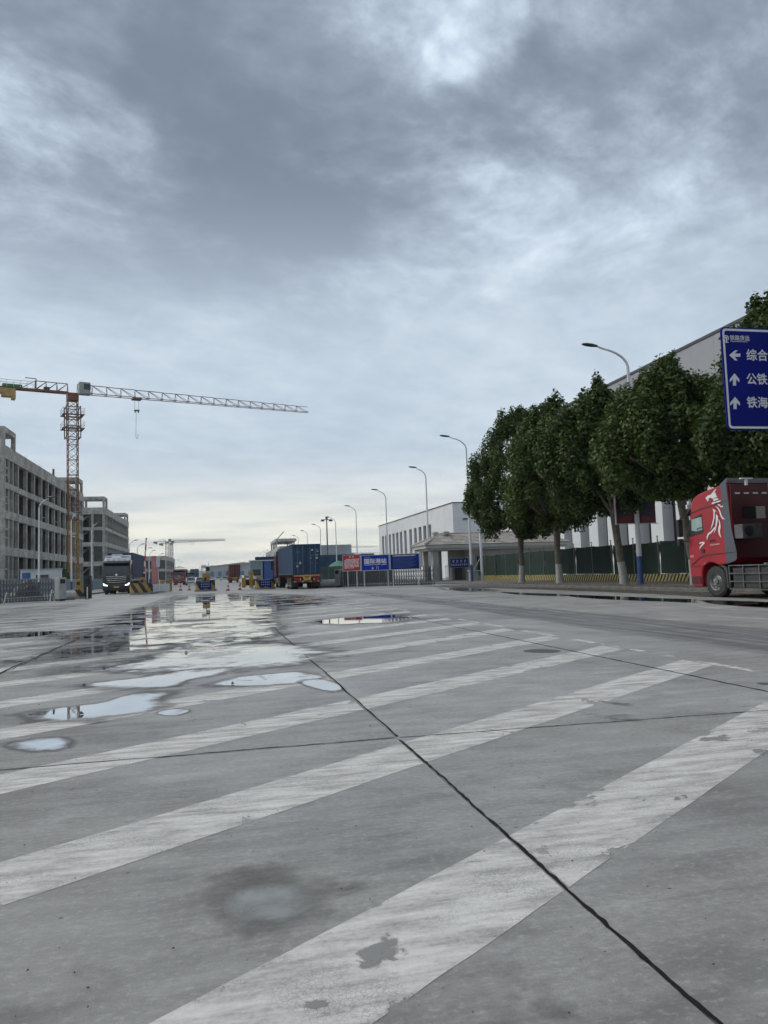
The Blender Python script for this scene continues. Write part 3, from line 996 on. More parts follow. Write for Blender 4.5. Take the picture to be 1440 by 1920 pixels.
# scraps lying on the ground
rp = random.Random(5)
for k, (px, py) in enumerate([(349, 1225), (195, 1254), (157, 1287), (436, 1284), (152, 1341)]):
    p = gp(px, py)
    s = 0.026
    b = MB()
    vs = []
    for i in range(7):
        a = i * 2 * math.pi / 7
        vs.append((math.cos(a) * s * rp.uniform(.6, 1.3), math.sin(a) * s * rp.uniform(.6, 1.2), 0))
    vs.append((0, 0, s * 1.1))
    vs.append((0, 0, -0.002))
    b.add(vs, [(i, (i + 1) % 7, 7) for i in range(7)] + [((i + 1) % 7, i, 8) for i in range(7)])
    o = b.build('pebble', 'chassis', None, (p.x, p.y, 0.012))
    tag(o, ['dark pebble standing in the middle of the largest puddle', 'dark pebble at the left end of the largest puddle', 'dark pebble at the left end of the puddle below the largest',
            'dark pebble on the rim of the slim white puddle', 'dark lump in the crane-mirroring puddle'][k], 'stone', 'pebbles in the puddles')

# grit and crumbs of tar strewn over the slabs
gb = MB()
for i in range(700):
    y = 1.6 + rp.random() ** 2.2 * 22
    x = rp.uniform(-1.2 - y * .45, 1.0 + y * .75)
    if x > 18:
        continue
    s = rp.uniform(.0012, .0055) * (1 + y * .08)
    a = rp.uniform(0, 6.28)
    c_, s_ = math.cos(a) * s, math.sin(a) * s
    k_ = rp.uniform(.3, .8)
    gb.add([(x - c_, y - s_, .0072), (x + s_ * k_, y - c_ * k_, .0072), (x + c_, y + s_, .0072), (x - s_ * k_, y + c_ * k_, .0072), (x, y, .0072 + s * .7)], [(0, 1, 4), (1, 2, 4), (2, 3, 4), (3, 0, 4)])
o = gb.build('grit', 'chassis', fix=False)
tag(o, 'dark grit and tar crumbs strewn over the concrete', 'grit', kind='stuff')

# sidewalk and kerb on the right
sw = thing('sidewalk', 'dirty brick sidewalk under the row of trees', 'sidewalk')
tag(sw, kind='structure')
MB().bb(19.45, 26.5, -10, 72, -.05, 0.12).build('surface', 'sidewalk_brick', sw)
ks = MB().prism([(-.075, -.05), (.075, -.05), (.075, .125), (-.05, .125), (-.075, .08)], -.49, .49, 'y').build('kerb_stone', 'dirty_kerb', sw, (19.37, 72.5, 0))
for i in range(0, 66):
    inst(ks, 'kerb_stone', sw, (19.37 + rp.uniform(-.01, .01), 6.5 + i * 1.0, rp.uniform(-.008, .004)))
lot = MB().sheet([(26.6, -20, 0.02), (120, -20, 0.02), (120, 260, 0.02), (26.6, 260, 0.02)]).build('yard', 'far_road')
tag(lot, 'grey yard around the white warehouses behind the fence', 'yard', kind='structure')
# leaf litter at the kerb
rl = random.Random(3)
lb = MB()
for i in range(1500):
    x = 19.5 + abs(rl.gauss(0, 1.6)) if rl.random() < .75 else rl.uniform(16.8, 19.2)
    y = rl.uniform(18, 58)
    z = 0.126 if x > 19.45 else 0.016
    a = rl.uniform(0, 6.28)
    s = rl.uniform(.04, .09)
    t = rl.uniform(-.02, .03)
    c, sn = math.cos(a) * s, math.sin(a) * s
    lb.add([(x - c, y - sn, z), (x + sn * .6, y - c * .6, z + abs(t)), (x + c, y + sn, z + .01), (x - sn * .6, y + c * .6, z + .015)], [(0, 1, 2, 3)])
o = lb.build('leaf_litter', 'dry_leaf', fix=False)
tag(o, 'dry fallen leaves scattered along the kerb', 'leaves', kind='stuff')
# ------------------------------------------------------------------ buildings
def frame_building(name, label, x0, y0, y1, depth, levels, bays, roofs, endcols, stairs=True, group=None):
    """raw concrete skeleton: road side at x0 (facing +x), near end at y0"""
    t = thing(name, label, 'building', (x0, y0, 0), 0, group)
    L = y1 - y0
    ncol = len(bays)
    top = levels[-1][1]
    # columns on the road side, each a piece of its own, with a thin leaf wall panel behind
    csrc = MB().bb(-.55, 0, -.28, .28, 0, top - .3).build('column', 'raw_concrete', t, (0, bays[0], 0))
    for b in bays[1:]:
        inst(csrc, 'column', t, (0, b, 0))
    n_end = len(endcols)
    esrc = MB().bb(-.28, .28, 0, .55, 0, top - .35).build('column', 'raw_concrete', t, (endcols[0], 0, 0))
    for e in endcols[1:]:
        inst(esrc, 'column', t, (e, 0.0, 0))
    # floor beams along both sides and slabs
    for (z0, z1) in levels:
        MB().bb(-.62, .10, -.10, L, z0, z1).build('beam', 'raw_concrete', t)
        MB().bb(-depth, -.62, -.12, .50, z0 + .02, z1 - .02).build('beam', 'raw_concrete', t)
        MB().bb(-depth, -.64, .52, L - .05, z1 - .35, z1 - .1).build('floor_slab', 'raw_concrete', t)
    # inner cross walls and core, unfinished blockwork with the interior shade put into its colour
    for i, b in enumerate(bays):
        if i % 1 == 0 and i < len(bays) - 1:
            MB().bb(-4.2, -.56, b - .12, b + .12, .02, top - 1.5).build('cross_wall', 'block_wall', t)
    rq = random.Random(int(y0))
    zl = [0.02] + [q[1] for q in levels]
    for i in range(len(bays) - 1):                     # half-finished blockwork and props in some bays
        for j in range(len(levels)):
            if bays[i + 1] - bays[i] < 3:
                continue
            w0, w1 = bays[i] + .3, bays[i + 1] - .3
            z0_, z1_ = zl[j], levels[j][0]
            q = rq.random()
            if q < .22:
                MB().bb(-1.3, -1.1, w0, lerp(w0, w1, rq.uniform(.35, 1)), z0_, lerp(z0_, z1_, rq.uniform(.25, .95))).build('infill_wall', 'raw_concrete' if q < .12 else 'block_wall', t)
            elif q < .40:
                xx_ = lerp(w0, w1, rq.uniform(.2, .8))
                MB().bb(-.85, -.77, xx_ - .04, xx_ + .04, z0_, z1_).build('prop', 'crane_rust', t)
            elif q < .5:
                MB().bb(-.5, -.42, w0, w1, z0_ + 1.0, z0_ + 1.06).build('guard_rail', 'galvanised', t)
    for b in bays[::2]:
        rb_ = MB()
        for dx in (-.4, -.15):
            rb_.bar((dx, b, top), (dx + rq.uniform(-.06, .06), b + rq.uniform(-.06, .06), top + rq.uniform(.4, .9)), .04)
        rb_.build('rebar', 'crane_rust', t)
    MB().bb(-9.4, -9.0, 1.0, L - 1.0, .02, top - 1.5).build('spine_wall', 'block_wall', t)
    for (ya, yb, za, zb) in roofs:           # open frames standing on the roof
        w = 6.0
        r = MB()
        for xx in (-.3, -w + .3):
            for yy in (ya + .3, yb - .3):
                r.bb(xx - .28, xx + .28, yy - .28, yy + .28, za, zb - .8)
        r.bb(-w, 0, ya, yb, zb - .8, zb)
        r.build('roof_frame', 'raw_concrete', t)
    return t


lev = [(5.5, 6.8), (10.9, 12.1), (15.3, 16.2), (19.7, 21.6)]
bays = [0.4, 2.6, 5.0, 8.2] + [8.2 + 5.45 * i for i in range(1, 10)] + [60.2, 63.0, 66.6]
b1 = frame_building('concrete_frame_building', 'nearest unfinished grey concrete frame building, behind the tower crane', -30.0, 120.0, 187.0, 22, lev, bays, [(0, 6.5, 21.6, 24.4), (60.5, 67, 21.6, 24.6)], [-.35, -2.6, -6.5, -9, -14, -20])
# small window frames of the near stair bay
for z0, z1 in ((0.2, 5.4), (6.9, 10.8), (12.2, 15.2), (16.3, 19.6)):
    for xa, xb, ya, yb, fa, fb in ((-.5, -.1, .7, 2.3, .30, .36), (-.5, -.1, .7, 2.3, .62, .68), (-5.9, -2.9, .1, .4, .28, .38)):
        MB().bb(xa, xb, ya, yb, z0 + (z1 - z0) * fa, z0 + (z1 - z0) * fb).build('window_transom', 'raw_concrete', b1)
MB().bb(-.5, -.3, 36, 36.9, 21.6, 23.1).build('roof_hoarding', 'block_wall', b1)
b2 = frame_building('concrete_frame_building', 'second unfinished grey concrete frame building, beyond the crane mast', -30.0, 222.0, 280.0, 24, [(z0, z1) for z0, z1 in lev],
                    [0.4, 3, 6] + [6 + 5.2 * i for i in range(1, 9)] + [52, 55, 57.6], [(0, 6, 21.6, 24.6), (50, 57.9, 21.6, 24.2)], [-.35, -3.2, -9, -15, -22])
st = MB()
for (z0, z1) in ((1, 6), (6.9, 11.4), (12.2, 15.8), (16.3, 20)):
    st.add([(-9, 2.0, z0), (-9, 3.4, z0), (-3.4, 3.4, z1), (-3.4, 2.0, z1), (-9, 2.0, z0 + .35), (-9, 3.4, z0 + .35), (-3.4, 3.4, z1 + .35), (-3.4, 2.0, z1 + .35)],
           [(0, 1, 2, 3), (4, 5, 6, 7), (0, 1, 5, 4), (2, 3, 7, 6), (0, 3, 7, 4), (1, 2, 6, 5)])
st.build('stair_flight', 'raw_concrete', b2)
b3 = frame_building('concrete_frame_building', 'small two-storey concrete frame building behind the pink pillar', -23.0, 370.0, 440.0, 32, [(5.0, 6.2), (10.2, 12.2)], [0.4] + [8 * i for i in range(1, 9)] + [69], [],
                    [-.35, -4.5, -8, -12.5, -20, -26])
MB().bb(-15, -9, .12, .3, .02, 9.5).build('plastered_bay', 'grey_panel', b3)

# far terrace on the right of the road
t = thing('unfinished_terrace', 'grey unfinished terrace with roof frame, left of the blue container truck', 'building', (25.0, 318.0, 0))
MB().bb(0, 30, 0, 92, 0, 13.2).build('wall', 'far_wall', t)
MB().bb(.5, 24, 92.02, 150, 0, 9.0).build('low_wing', 'far_wall', t)
for i in range(11):
    for z0, z1 in ((1.0, 4.2), (5.4, 8.2), (9.2, 12.0)):
        MB().bb(-.25, .02, 3 + i * 8, 7.0 + i * 8, z0, z1).build('window', 'window_glass', t)
for i in range(7):
    MB().bb(.25, .52, 95 + i * 8, 99 + i * 8, 2, 7).build('window', 'window_glass', t)
r = MB()
for yy in (20, 30, 40, 52):
    for xx in (.4, 8):
        r.bb(xx - .3, xx + .3, yy - .3, yy + .3, 13.2, 16)
r.bb(0, 9, 19, 53, 16, 17.2)
r.bb(.3, .6, 20.5, 34, 13.2, 14.6)
r.build('roof_frame', 'raw_concrete', t)
MB().bar((1, 26, 17.2), (4, 24, 20.5), .25).build('mast', 'wire', t)

# white warehouse with slot windows
t = thing('white_warehouse', 'white flat-roofed hall with a row of tall slot windows, behind the gatehouse', 'building', (34.0, 108.2, 0))
wins = [49.3, 46.2, 42.7, 39.4, 36.2, 33.1, 29.7, 25.7, 22.3, 19.1, 16.0, 13.0]
w = MB()
edges = sorted([(y - .95, y + .95) for y in wins])
prev = 0.0
for a, b in edges + [(53.3, 53.3)]:
    w.bb(0, .6, prev, a, 1.9, 8.7)
    prev = b
w.bb(0, .6, 0, 53.3, 0, 1.9)
w.bb(0, .6, 0, 53.3, 8.7, 11.0)
w.bb(.6, 60, 0, .5, 0, 11.0)
w.bb(.6, 60, 52.8, 53.3, 0, 11.0)
w.bb(.6, 60, .5, 52.8, 10.5, 10.9)
w.build('wall', 'white_panel', t)
for a, b in edges:
    pn = MB().bb(.40, .46, a, b, 1.9, 8.7).build('window', 'window_glass', t)
    MB().bb(.30, .39, a, b, 5.2, 5.4).bb(.30, .39, (a + b) / 2 - .06, (a + b) / 2 + .06, 1.9, 8.7).build('window_bar', 'roof_trim', pn)
MB().bb(-.08, 60, -.08, 53.4, 11.0, 11.14).build('roof_edge', 'roof_trim', t)
MB().bb(6, 6.5, -.12, -.02, 3, 10.4).build('downpipe', 'grey_panel', t)
MB().bb(1.5, 2.2, -.3, -.02, 8.5, 8.7).build('wall_lamp', 'roof_trim', t)

# big warehouse behind the trees
t = thing('large_warehouse', 'tall pale warehouse with dark bays behind the plane trees', 'building', (38.0, 14.0, 0))
w = MB()
w.bb(1.0, 1.3, 0, 72, 9.2, 19.15)
w.bb(1.3, 45, 0, .4, 0, 19.15)
w.bb(1.3, 45, 71.6, 72, 0, 19.15)
w.bb(1.3, 45, .4, 71.6, 18.4, 18.8)
w.build('wall', 'grey_panel', t)
MB().bb(.82, 45, -.08, 72.08, 19.15, 19.38).build('roof_edge', 'roof_trim', t)
psrc = MB().bb(.90, .995, .012, 2.988, 9.3, 19.14).build('wall_panel', 'grey_panel', t, (0, 0, 0))
for i in range(1, 24):
    inst(psrc, 'wall_panel', t, (rnd.uniform(-.012, .012), i * 3.0, 0))
for y in (12, 30, 48, 66):
    MB().tube([(.82, y, 9.3), (.82, y, 19.1)], .07, 8).build('downpipe', 'grey_panel', t)
pil = MB().bb(0, 1.3, -.95, .95, 0, 9.6).build('pilaster', 'white_panel', t, (0, 46.0 - 14, 0))
yy = [8.0 + 3.92 * i for i in range(0, 17)]
for y in yy:
    if abs(y - 32) > 0.01:
        inst(pil, 'pilaster', t, (0, y, 0))
bay = MB().bb(1.0, 1.15, -.95, .95, 0, 9.2).build('bay_shade', 'window_glass', t, (0, 10.0, 0))  # dark sheets standing in for the shade inside the open recesses
for y in yy[1:]:
    inst(bay, 'bay_shade', t, (0, y + 1.96, 0))

t = thing('annex', 'low white annex with small windows between the gatehouse and the warehouse', 'building', (37.0, 88.0, 0))
MB().bb(0, 18, 0, 9, 0, 6.4).build('wall', 'white_panel', t)
for x, z in ((1.2, 1.2), (1.2, 3.9), (4.2, 3.9), (4.2, 1.2)):
    f = MB().bb(x, x + 1.4, -.06, -.01, z, z + 1.3).build('window', 'window_glass', t)
    MB().bb(x - .08, x + 1.48, -.14, -.02, z - .12, z - .01).build('sill', 'grey_panel', f)
MB().bb(.2, 6, -1.2, -.02, 3.1, 3.25).build('canopy', 'grey_panel', t)

# gatehouse
t = thing('gatehouse', 'low gatehouse with hipped tile roof and columned porch', 'building', (0, 0, 0))
GX0, GX1, GY0, GY1 = 20.6, 35.6, 74.4, 79.4
b = MB()
b.bb(25.3, 35.0, 75.4, 78.9, 0, 3.3)
b.build('wall', 'stone_light', t)
for i in range(6):                      # stone cladding slabs on the road side
    for j in range(4):
        MB().bb(25.32 + i * 1.62, 25.30 + (i + 1) * 1.62 - .02, 75.35, 75.395, .55 + j * .68, .55 + (j + 1) * .68 - .03).build('cladding_slab', 'stone_light', t)
MB().bb(25.28, 35.02, 75.33, 75.396, .02, .53).build('plinth', 'block_wall', t)
wn = MB().bb(29.3, 31.6, 75.28, 75.345, 1.55, 2.45).build('window', 'window_glass', t)
MB().bb(29.2, 31.7, 75.22, 75.34, 1.44, 1.54).build('sill', 'stone_light', wn)
MB().bb(30.4, 30.48, 75.24, 75.275, 1.56, 2.44).build('mullion', 'lamp_white', wn)
for x, y, wd in ((21.5, 75.0, .62), (21.5, 78.6, .5), (23.0, 78.6, .42)):
    MB().bb(x - wd / 2, x + wd / 2, y - wd / 2, y + wd / 2, .1, 3.2).build('column', 'stone_clad', t, bevel=.03)
MB().bb(23.6, 25.26, 77.2, 77.5, .1, 3.2).build('porch_wall', 'stone_clad', t)
MB().bb(24.2, 25.0, 77.12, 77.18, .12, 2.3).build('door', 'block_wall', t)
MB().bb(20.9, 26.0, 74.2, 79.2, .0, .12).build('porch_floor', 'kerb_stone', t)
MB().bb(22.2, 25.9, 73.6, 74.18, .0, .07).build('step', 'kerb_stone', t)
e = MB().bb(GX0, GX1, GY0, GY1, 3.2, 3.42).bb(GX0 - .25, GX1 + .25, GY0 - .25, GY1 + .25, 3.422, 3.72)
e.build('eave', 'stone_light', t)
# hipped roof built of separate tile courses
rf = thing('roof', None, None)
rf.parent = t
nc = 7
for c in range(nc):
    f0, f1 = c / nc, (c + 1) / nc + .012
    def ringpt(f):
        q = 2.35 * f
        return (GX0 - .35 + q * 1.05, GX1 + .35 - q * 1.05, GY0 - .35 + q, GY1 + .35 - q, 3.74 + 1.15 * f)
    a0, a1, c0, c1, z0 = ringpt(f0)
    d0, d1, e0, e1, z1 = ringpt(min(f1, 1))
    dz = .055
    vs = [(a0, c0, z0 + dz), (a1, c0, z0 + dz), (a1, c1, z0 + dz), (a0, c1, z0 + dz), (d0, e0, z1 + .01), (d1, e0, z1 + .01), (d1, e1, z1 + .01), (d0, e1, z1 + .01),
          (a0, c0, z0), (a1, c0, z0), (a1, c1, z0), (a0, c1, z0)]
    MB().add(vs, [(0, 1, 5, 4), (1, 2, 6, 5), (2, 3, 7, 6), (3, 0, 4, 7), (8, 9, 1, 0), (9, 10, 2, 1), (10, 11, 3, 2), (11, 8, 0, 3)]).build('tile_course', 'roof_tile', rf)
MB().tube([(GX0 + 2.1, 76.9, 4.95), (GX1 - 2.1, 76.9, 4.95)], .14, 8).build('ridge', 'roof_tile', rf, smooth=40)
for sx, sy in ((GX0 - .3, GY0 - .3), (GX0 - .3, GY1 + .3)):
    MB().tube([(sx, sy, 3.86), (GX0 + 2.1, 76.9, 4.95)], .12, 8).build('hip_ridge', 'roof_tile', rf, smooth=40)
# vent cowls on the roof
for k, (x, y) in enumerate(((22.2, 77.0), (23.1, 76.2))):
    vt = MB().tube([(0, 0, 0), (0, 0, .35), (0, 0, .36), (0, 0, .62), (0, 0, .75)], [.12, .12, .34, .36, .1], 12).build('vent_cowl', 'pipe_concrete', t, (x, y, 4.5), smooth=40)
# porch sign, swing gate, unit
sg = thing('gate_sign', 'small blue notice board hanging in the gatehouse porch', 'sign', (24.0, 74.9, 0))
MB().bb(-.95, .95, -.02, .02, 1.45, 2.35).build('board', 'sign_board_navy', sg)
MB().bb(-1.0, 1.0, .021, .05, 1.40, 2.40).build('frame', 'galvanised', sg)
for z, n, h in ((2.05, 4, .26), (1.70, 8, .2)):
    for i in range(n):
        x = (-.62 if n == 4 else -.80) + i * (1.24 / 3 if n == 4 else 1.6 / 7)
        gl = MB()
        for q in range(3):
            gl.bb(x - h * .4, x + h * .4, -.028, -.021, z - h * .4 + q * h * .36, z - h * .4 + q * h * .36 + h * .13)
        gl.bb(x - h * .06, x + h * .06, -.031, -.0285, z - h * .45, z + h * .45)
        gl.build('glyph', 'sign_white', sg)
for x in (-.9, .9):
    MB().bb(x - .03, x + .03, .051, .10, .0, 2.4).build('post', 'galvanised', sg)
sgate = thing('swing_gate', 'narrow white barred swing gate in the gatehouse porch', 'gate', (22.75, 75.6, .12))
for i in range(5):
    MB().bb(i * .16 - .02, i * .16 + .02, -.02, .02, .1, 1.5).build('bar', 'lamp_white', sgate)
for z in (.1, .3, 1.46):
    MB().bb(-.03, .67, -.025, .025, z, z + .06).build('rail', 'lamp_white', sgate)
ac = thing('air_conditioner', 'grey outdoor air conditioner box by the gatehouse plinth', 'air conditioner', (27.0, 74.9, 0))
MB().bb(-.5, .5, -.2, .2, .2, .95).build('casing', 'hut_white', ac, bevel=.02)
MB().tube([(-.1, -.235, .57), (-.1, -.203, .57)], .27, 16).build('fan_grille', 'black_plastic', ac)
MB().bb(-.45, -.38, -.15, .15, 0, .2).bb(.38, .45, -.15, .15, 0, .2).build('stand', 'galvanised', ac)
# ------------------------------------------------------------------ green site fence
t = thing('site_fence', 'dark green netting fence on striped concrete footing behind the trees', 'fence', (25.65, 0, 0))
SP = 2.75
n_seg = 21
nb = MB()
nz, nyy = 4, 6
vs = []
for side in (0, 1):
    for i in range(nyy + 1):
        for j in range(nz + 1):
            y = -SP / 2 + .04 + (SP - .08) * i / nyy
            z = .46 + 1.92 * j / nz
            vs.append(((.03 if side else 0) + .05 * math.sin(i * 1.9 + j) * math.sin(j * 1.3), y, z - (.05 * math.sin(i / nyy * 3.1416) if j == nz else 0)))
q = (nyy + 1) * (nz + 1)
fs = []
for i in range(nyy):
    for j in range(nz):
        a = i * (nz + 1) + j
        fs += [(a, a + 1, a + nz + 2, a + nz + 1), (a + q, a + nz + 1 + q, a + nz + 2 + q, a + 1 + q)]
for j in range(nz):
    fs += [(j, j + q, j + 1 + q, j + 1), (nyy * (nz + 1) + j, nyy * (nz + 1) + j + 1, nyy * (nz + 1) + j + 1 + q, nyy * (nz + 1) + j + q)]
for i in range(nyy):
    a, b = i * (nz + 1), (i + 1) * (nz + 1)
    fs += [(a, b, b + q, a + q), (a + nz, a + nz + q, b + nz + q, b + nz)]
net = MB().add(vs, fs)
for i in range(n_seg):
    y = 74.2 - SP * (i + .5)
    if i == 0:
        net_o = net.build('net_panel', 'net_green', t, (0, y, .12), smooth=60)
        blk_o = MB().prism([(-.16, 0), (.16, 0), (.12, .44), (-.12, .44)], -SP / 2 + .01, SP / 2 - .01, 'y').build('barrier_block', 'hazard_small', t, (0, y, .12))
        post_o = MB().tube([(0, 0, .44), (0, 0, 2.55)], .035, 8).tube([(0, 0, 2.55), (0, 0, 2.62), (0, 0, 2.63), (0, 0, 2.70)], [.02, .02, .06, .05], 8).build('post', 'fence_post', t, (-.10, y + SP / 2, .12), smooth=40)
    else:
        inst(net_o, 'net_panel', t, (rnd.uniform(-.02, .02), y, .12 + rnd.uniform(-.04, .04)), (0, rnd.uniform(-.015, .015), math.pi if i % 2 else 0))
        inst(blk_o, 'barrier_block', t, (rnd.uniform(-.02, .02), y, .12))
        inst(post_o, 'post', t, (-.10, y + SP / 2, .12), (rnd.uniform(-.012, .012), rnd.uniform(-.012, .012), 0))
# return towards the gatehouse
MB().bb(-.02, 2.6, -.03, .03, .1, 2.3).build('net_panel', 'net_green', t, (.1, 74.25, 0))

# ------------------------------------------------------------------ street lamps
def lamp(X, Y, hz, reach, side, label, group, r=.095, banners=False, blue=1.35, mpole='lamp_white'):
    t = thing('street_lamp', label, 'street lamp', (X, Y, .1 if X > 0 else 0), 0, group)
    if blue:
        MB().tube([(0, 0, 0), (0, 0, .04), (0, 0, .05), (0, 0, blue)], [r * 1.9, r * 1.9, r * 1.18, r * 1.12], 12).build('painted_base', 'pole_blue', t, smooth=40)
    zc = hz - 1.15
    pts, rad = [(0, 0, blue)], [r * 1.1]
    pts.append((0, 0, zc))
    rad.append(r * .62)
    for k in range(1, 9):
        a = k / 8 * R(72)
        pts.append((side * reach * .55 * (1 - math.cos(a)) / (1 - math.cos(R(72))), 0, zc + 1.0 * math.sin(a) / math.sin(R(72))))
        rad.append(r * lerp(.6, .42, k / 8))
    pts.append((side * (reach - .75), 0, hz - .02))
    rad.append(r * .4)
    MB().tube(pts, rad, 10).build('pole', mpole, t, smooth=40)
    hd = MB()
    sec = [(0.0, .05, .05), (.12, .09, .07), (.35, .17, .09), (.65, .19, .08), (.85, .12, .05), (.92, .03, .02)]
    rings = []
    for (u, wd, hh) in sec:
        x = side * (reach - .78 + u)
        zz = hz + .0 + u * .10
        rings.append([(x, wd * math.cos(a), zz + hh * math.sin(a)) for a in [i * math.pi / 5 for i in range(10)]])
    vs = [p for q in rings for p in q]
    fs = [(i * 10 + k, i * 10 + (k + 1) % 10, (i + 1) * 10 + (k + 1) % 10, (i + 1) * 10 + k) for i in range(len(sec) - 1) for k in range(10)]
    fs += [tuple(range(10)), tuple(range(50, 60))]
    hd.add(vs, fs).build('lamp_head', 'lamp_head', t, smooth=50)
    if banners:
        MB().bb(-1.25, 1.25, -.02, .02, 4.75, 4.79).bb(-1.25, 1.25, -.02, .02, 3.22, 3.26).build('banner_arm', 'galvanised', t)
        for x0 in (-1.15, .12):
            f = MB().bb(x0, x0 + 1.0, -.006, .006, 3.27, 4.74).build('banner', 'banner_red', t)
            MB().bb(x0 + .12, x0 + .86, -.012, -.007, 3.65, 4.5).build('picture', 'banner_art', f)
            for z in (3.36, 3.46, 3.56):
                MB().bb(x0 + .14, x0 + .80, -.012, -.007, z, z + .03).build('text_row', 'cab_red', f)
        for x in (-1.22, -.0):
            MB().bb(x - .05, x + .01, -.03, .03, 3.2, 4.85).build('banner_edge', 'lamp_white', t)
    return t


ordn = ['nearest', 'second', 'third', 'fourth', 'fifth', 'sixth', 'seventh', 'eighth', 'ninth', 'tenth', 'eleventh', 'twelfth', 'thirteenth', 'fourteenth']
RL = [(22.0, 37.3, 12.9, 2.5), (22.0, 65.2, 13.0, 2.3), (22.7, 81.6, 12.5, 1.8), (22, 99.3, 12.0, 1.8), (22, 121.9, 11.9, 1.7), (22, 143.9, 11.8, 1.8), (22, 166, 11.9, 1.8), (22, 191, 12, 1.6), (22, 213, 12, 1.6), (22, 238.4, 12, 1.5), (22, 257.6, 11.9, 1.6),
      (22, 330, 12, 1.6), (22, 352, 12, 1.6), (22, 380, 12, 1.6)]
for i, (x, y, hz, rc) in enumerate(RL):
    if i == 0:
        lb_ = 'nearest tall street lamp, with two dark red banners and a blue painted foot'
    elif i == 1:
        lb_ = 'street lamp with a blue foot beside the gatehouse, at the left edge of the trees'
    else:
        lb_ = ordn[i] + ' nearest street lamp of the row on the right of the road'
    lamp(x, y, hz, rc, -1, lb_, 'street lamps right of the road', r=.13 if i == 0 else .105, banners=(i == 0), blue=1.5, mpole='lamp_white')
LL = [(-17, 80.6, 9.7, 1.5), (-17, 97.7, 9.6, 1.1), (-17, 112.8, 9.5, 1.4), (-17, 159.8, 9.2, 1.6), (-17, 175.4, 9.1, 1.5), (-17, 193, 8.9, 1.6), (-17, 206.4, 8.8, 1.5), (-17, 235.7, 8.8, 1.6), (-17, 330, 9, 1.5), (-17, 360, 9, 1.5), (-17, 60.5, 10.2, 1.5)]
for i, (x, y, hz, rc) in enumerate(LL):
    lb_ = 'lamp at the left edge of the picture, only its arm in view' if i == 10 else ordn[i] + ' nearest whole street lamp of the row on the left of the road'
    lamp(x, y, hz, rc, 1, lb_, 'street lamps left of the road', r=.10, blue=1.4)
t = thing('utility_pole', 'plain white pole by the striped fence footing, right of the blue-footed lamp', 'pole', (24.4, 69.2, .1))
MB().tube([(0, 0, 0), (-.02, 0, 6.0)], [.14, .11], 12).build('shaft', 'lamp_white', t, smooth=40)
MB().bar((-.9, -.1, .9), (-.1, 0, 2.2), .05).build('brace', 'galvanised', t)
t = thing('junction_box', 'low grey concrete junction box beside the white pole', 'box', (23.6, 69.4, .1))
MB().bb(-.4, .4, -.3, .3, 0, .9).build('body', 'stone_clad', t, bevel=.02)
MB().bb(-.48, .48, -.38, .38, .902, 1.0).build('cap', 'stone_light', t)
t = thing('high_mast', 'tall thin high-mast floodlight above the blue containers', 'floodlight', (24.0, 170.0, 0))
MB().tube([(0, 0, 0), (0, 0, 13.6)], [.22, .12], 10).build('mast', 'lamp_grey', t, smooth=40)
MB().bb(-1.2, 1.2, -.12, .12, 13.2, 13.35).bb(-.12, .12, -1, 1, 13.36, 13.5).build('crossbar', 'lamp_grey', t)
for x in (-1.1, -.75, .7, 1.1):
    MB().bb(x - .2, x + .2, -.25, .2, 12.9, 13.18).build('floodlight_head', 'lamp_head', t)
MB().bb(-.25, .25, -.25, .25, 13.51, 13.85).build('cap', 'lamp_grey', t)

# ------------------------------------------------------------------ plane trees
import numpy as np


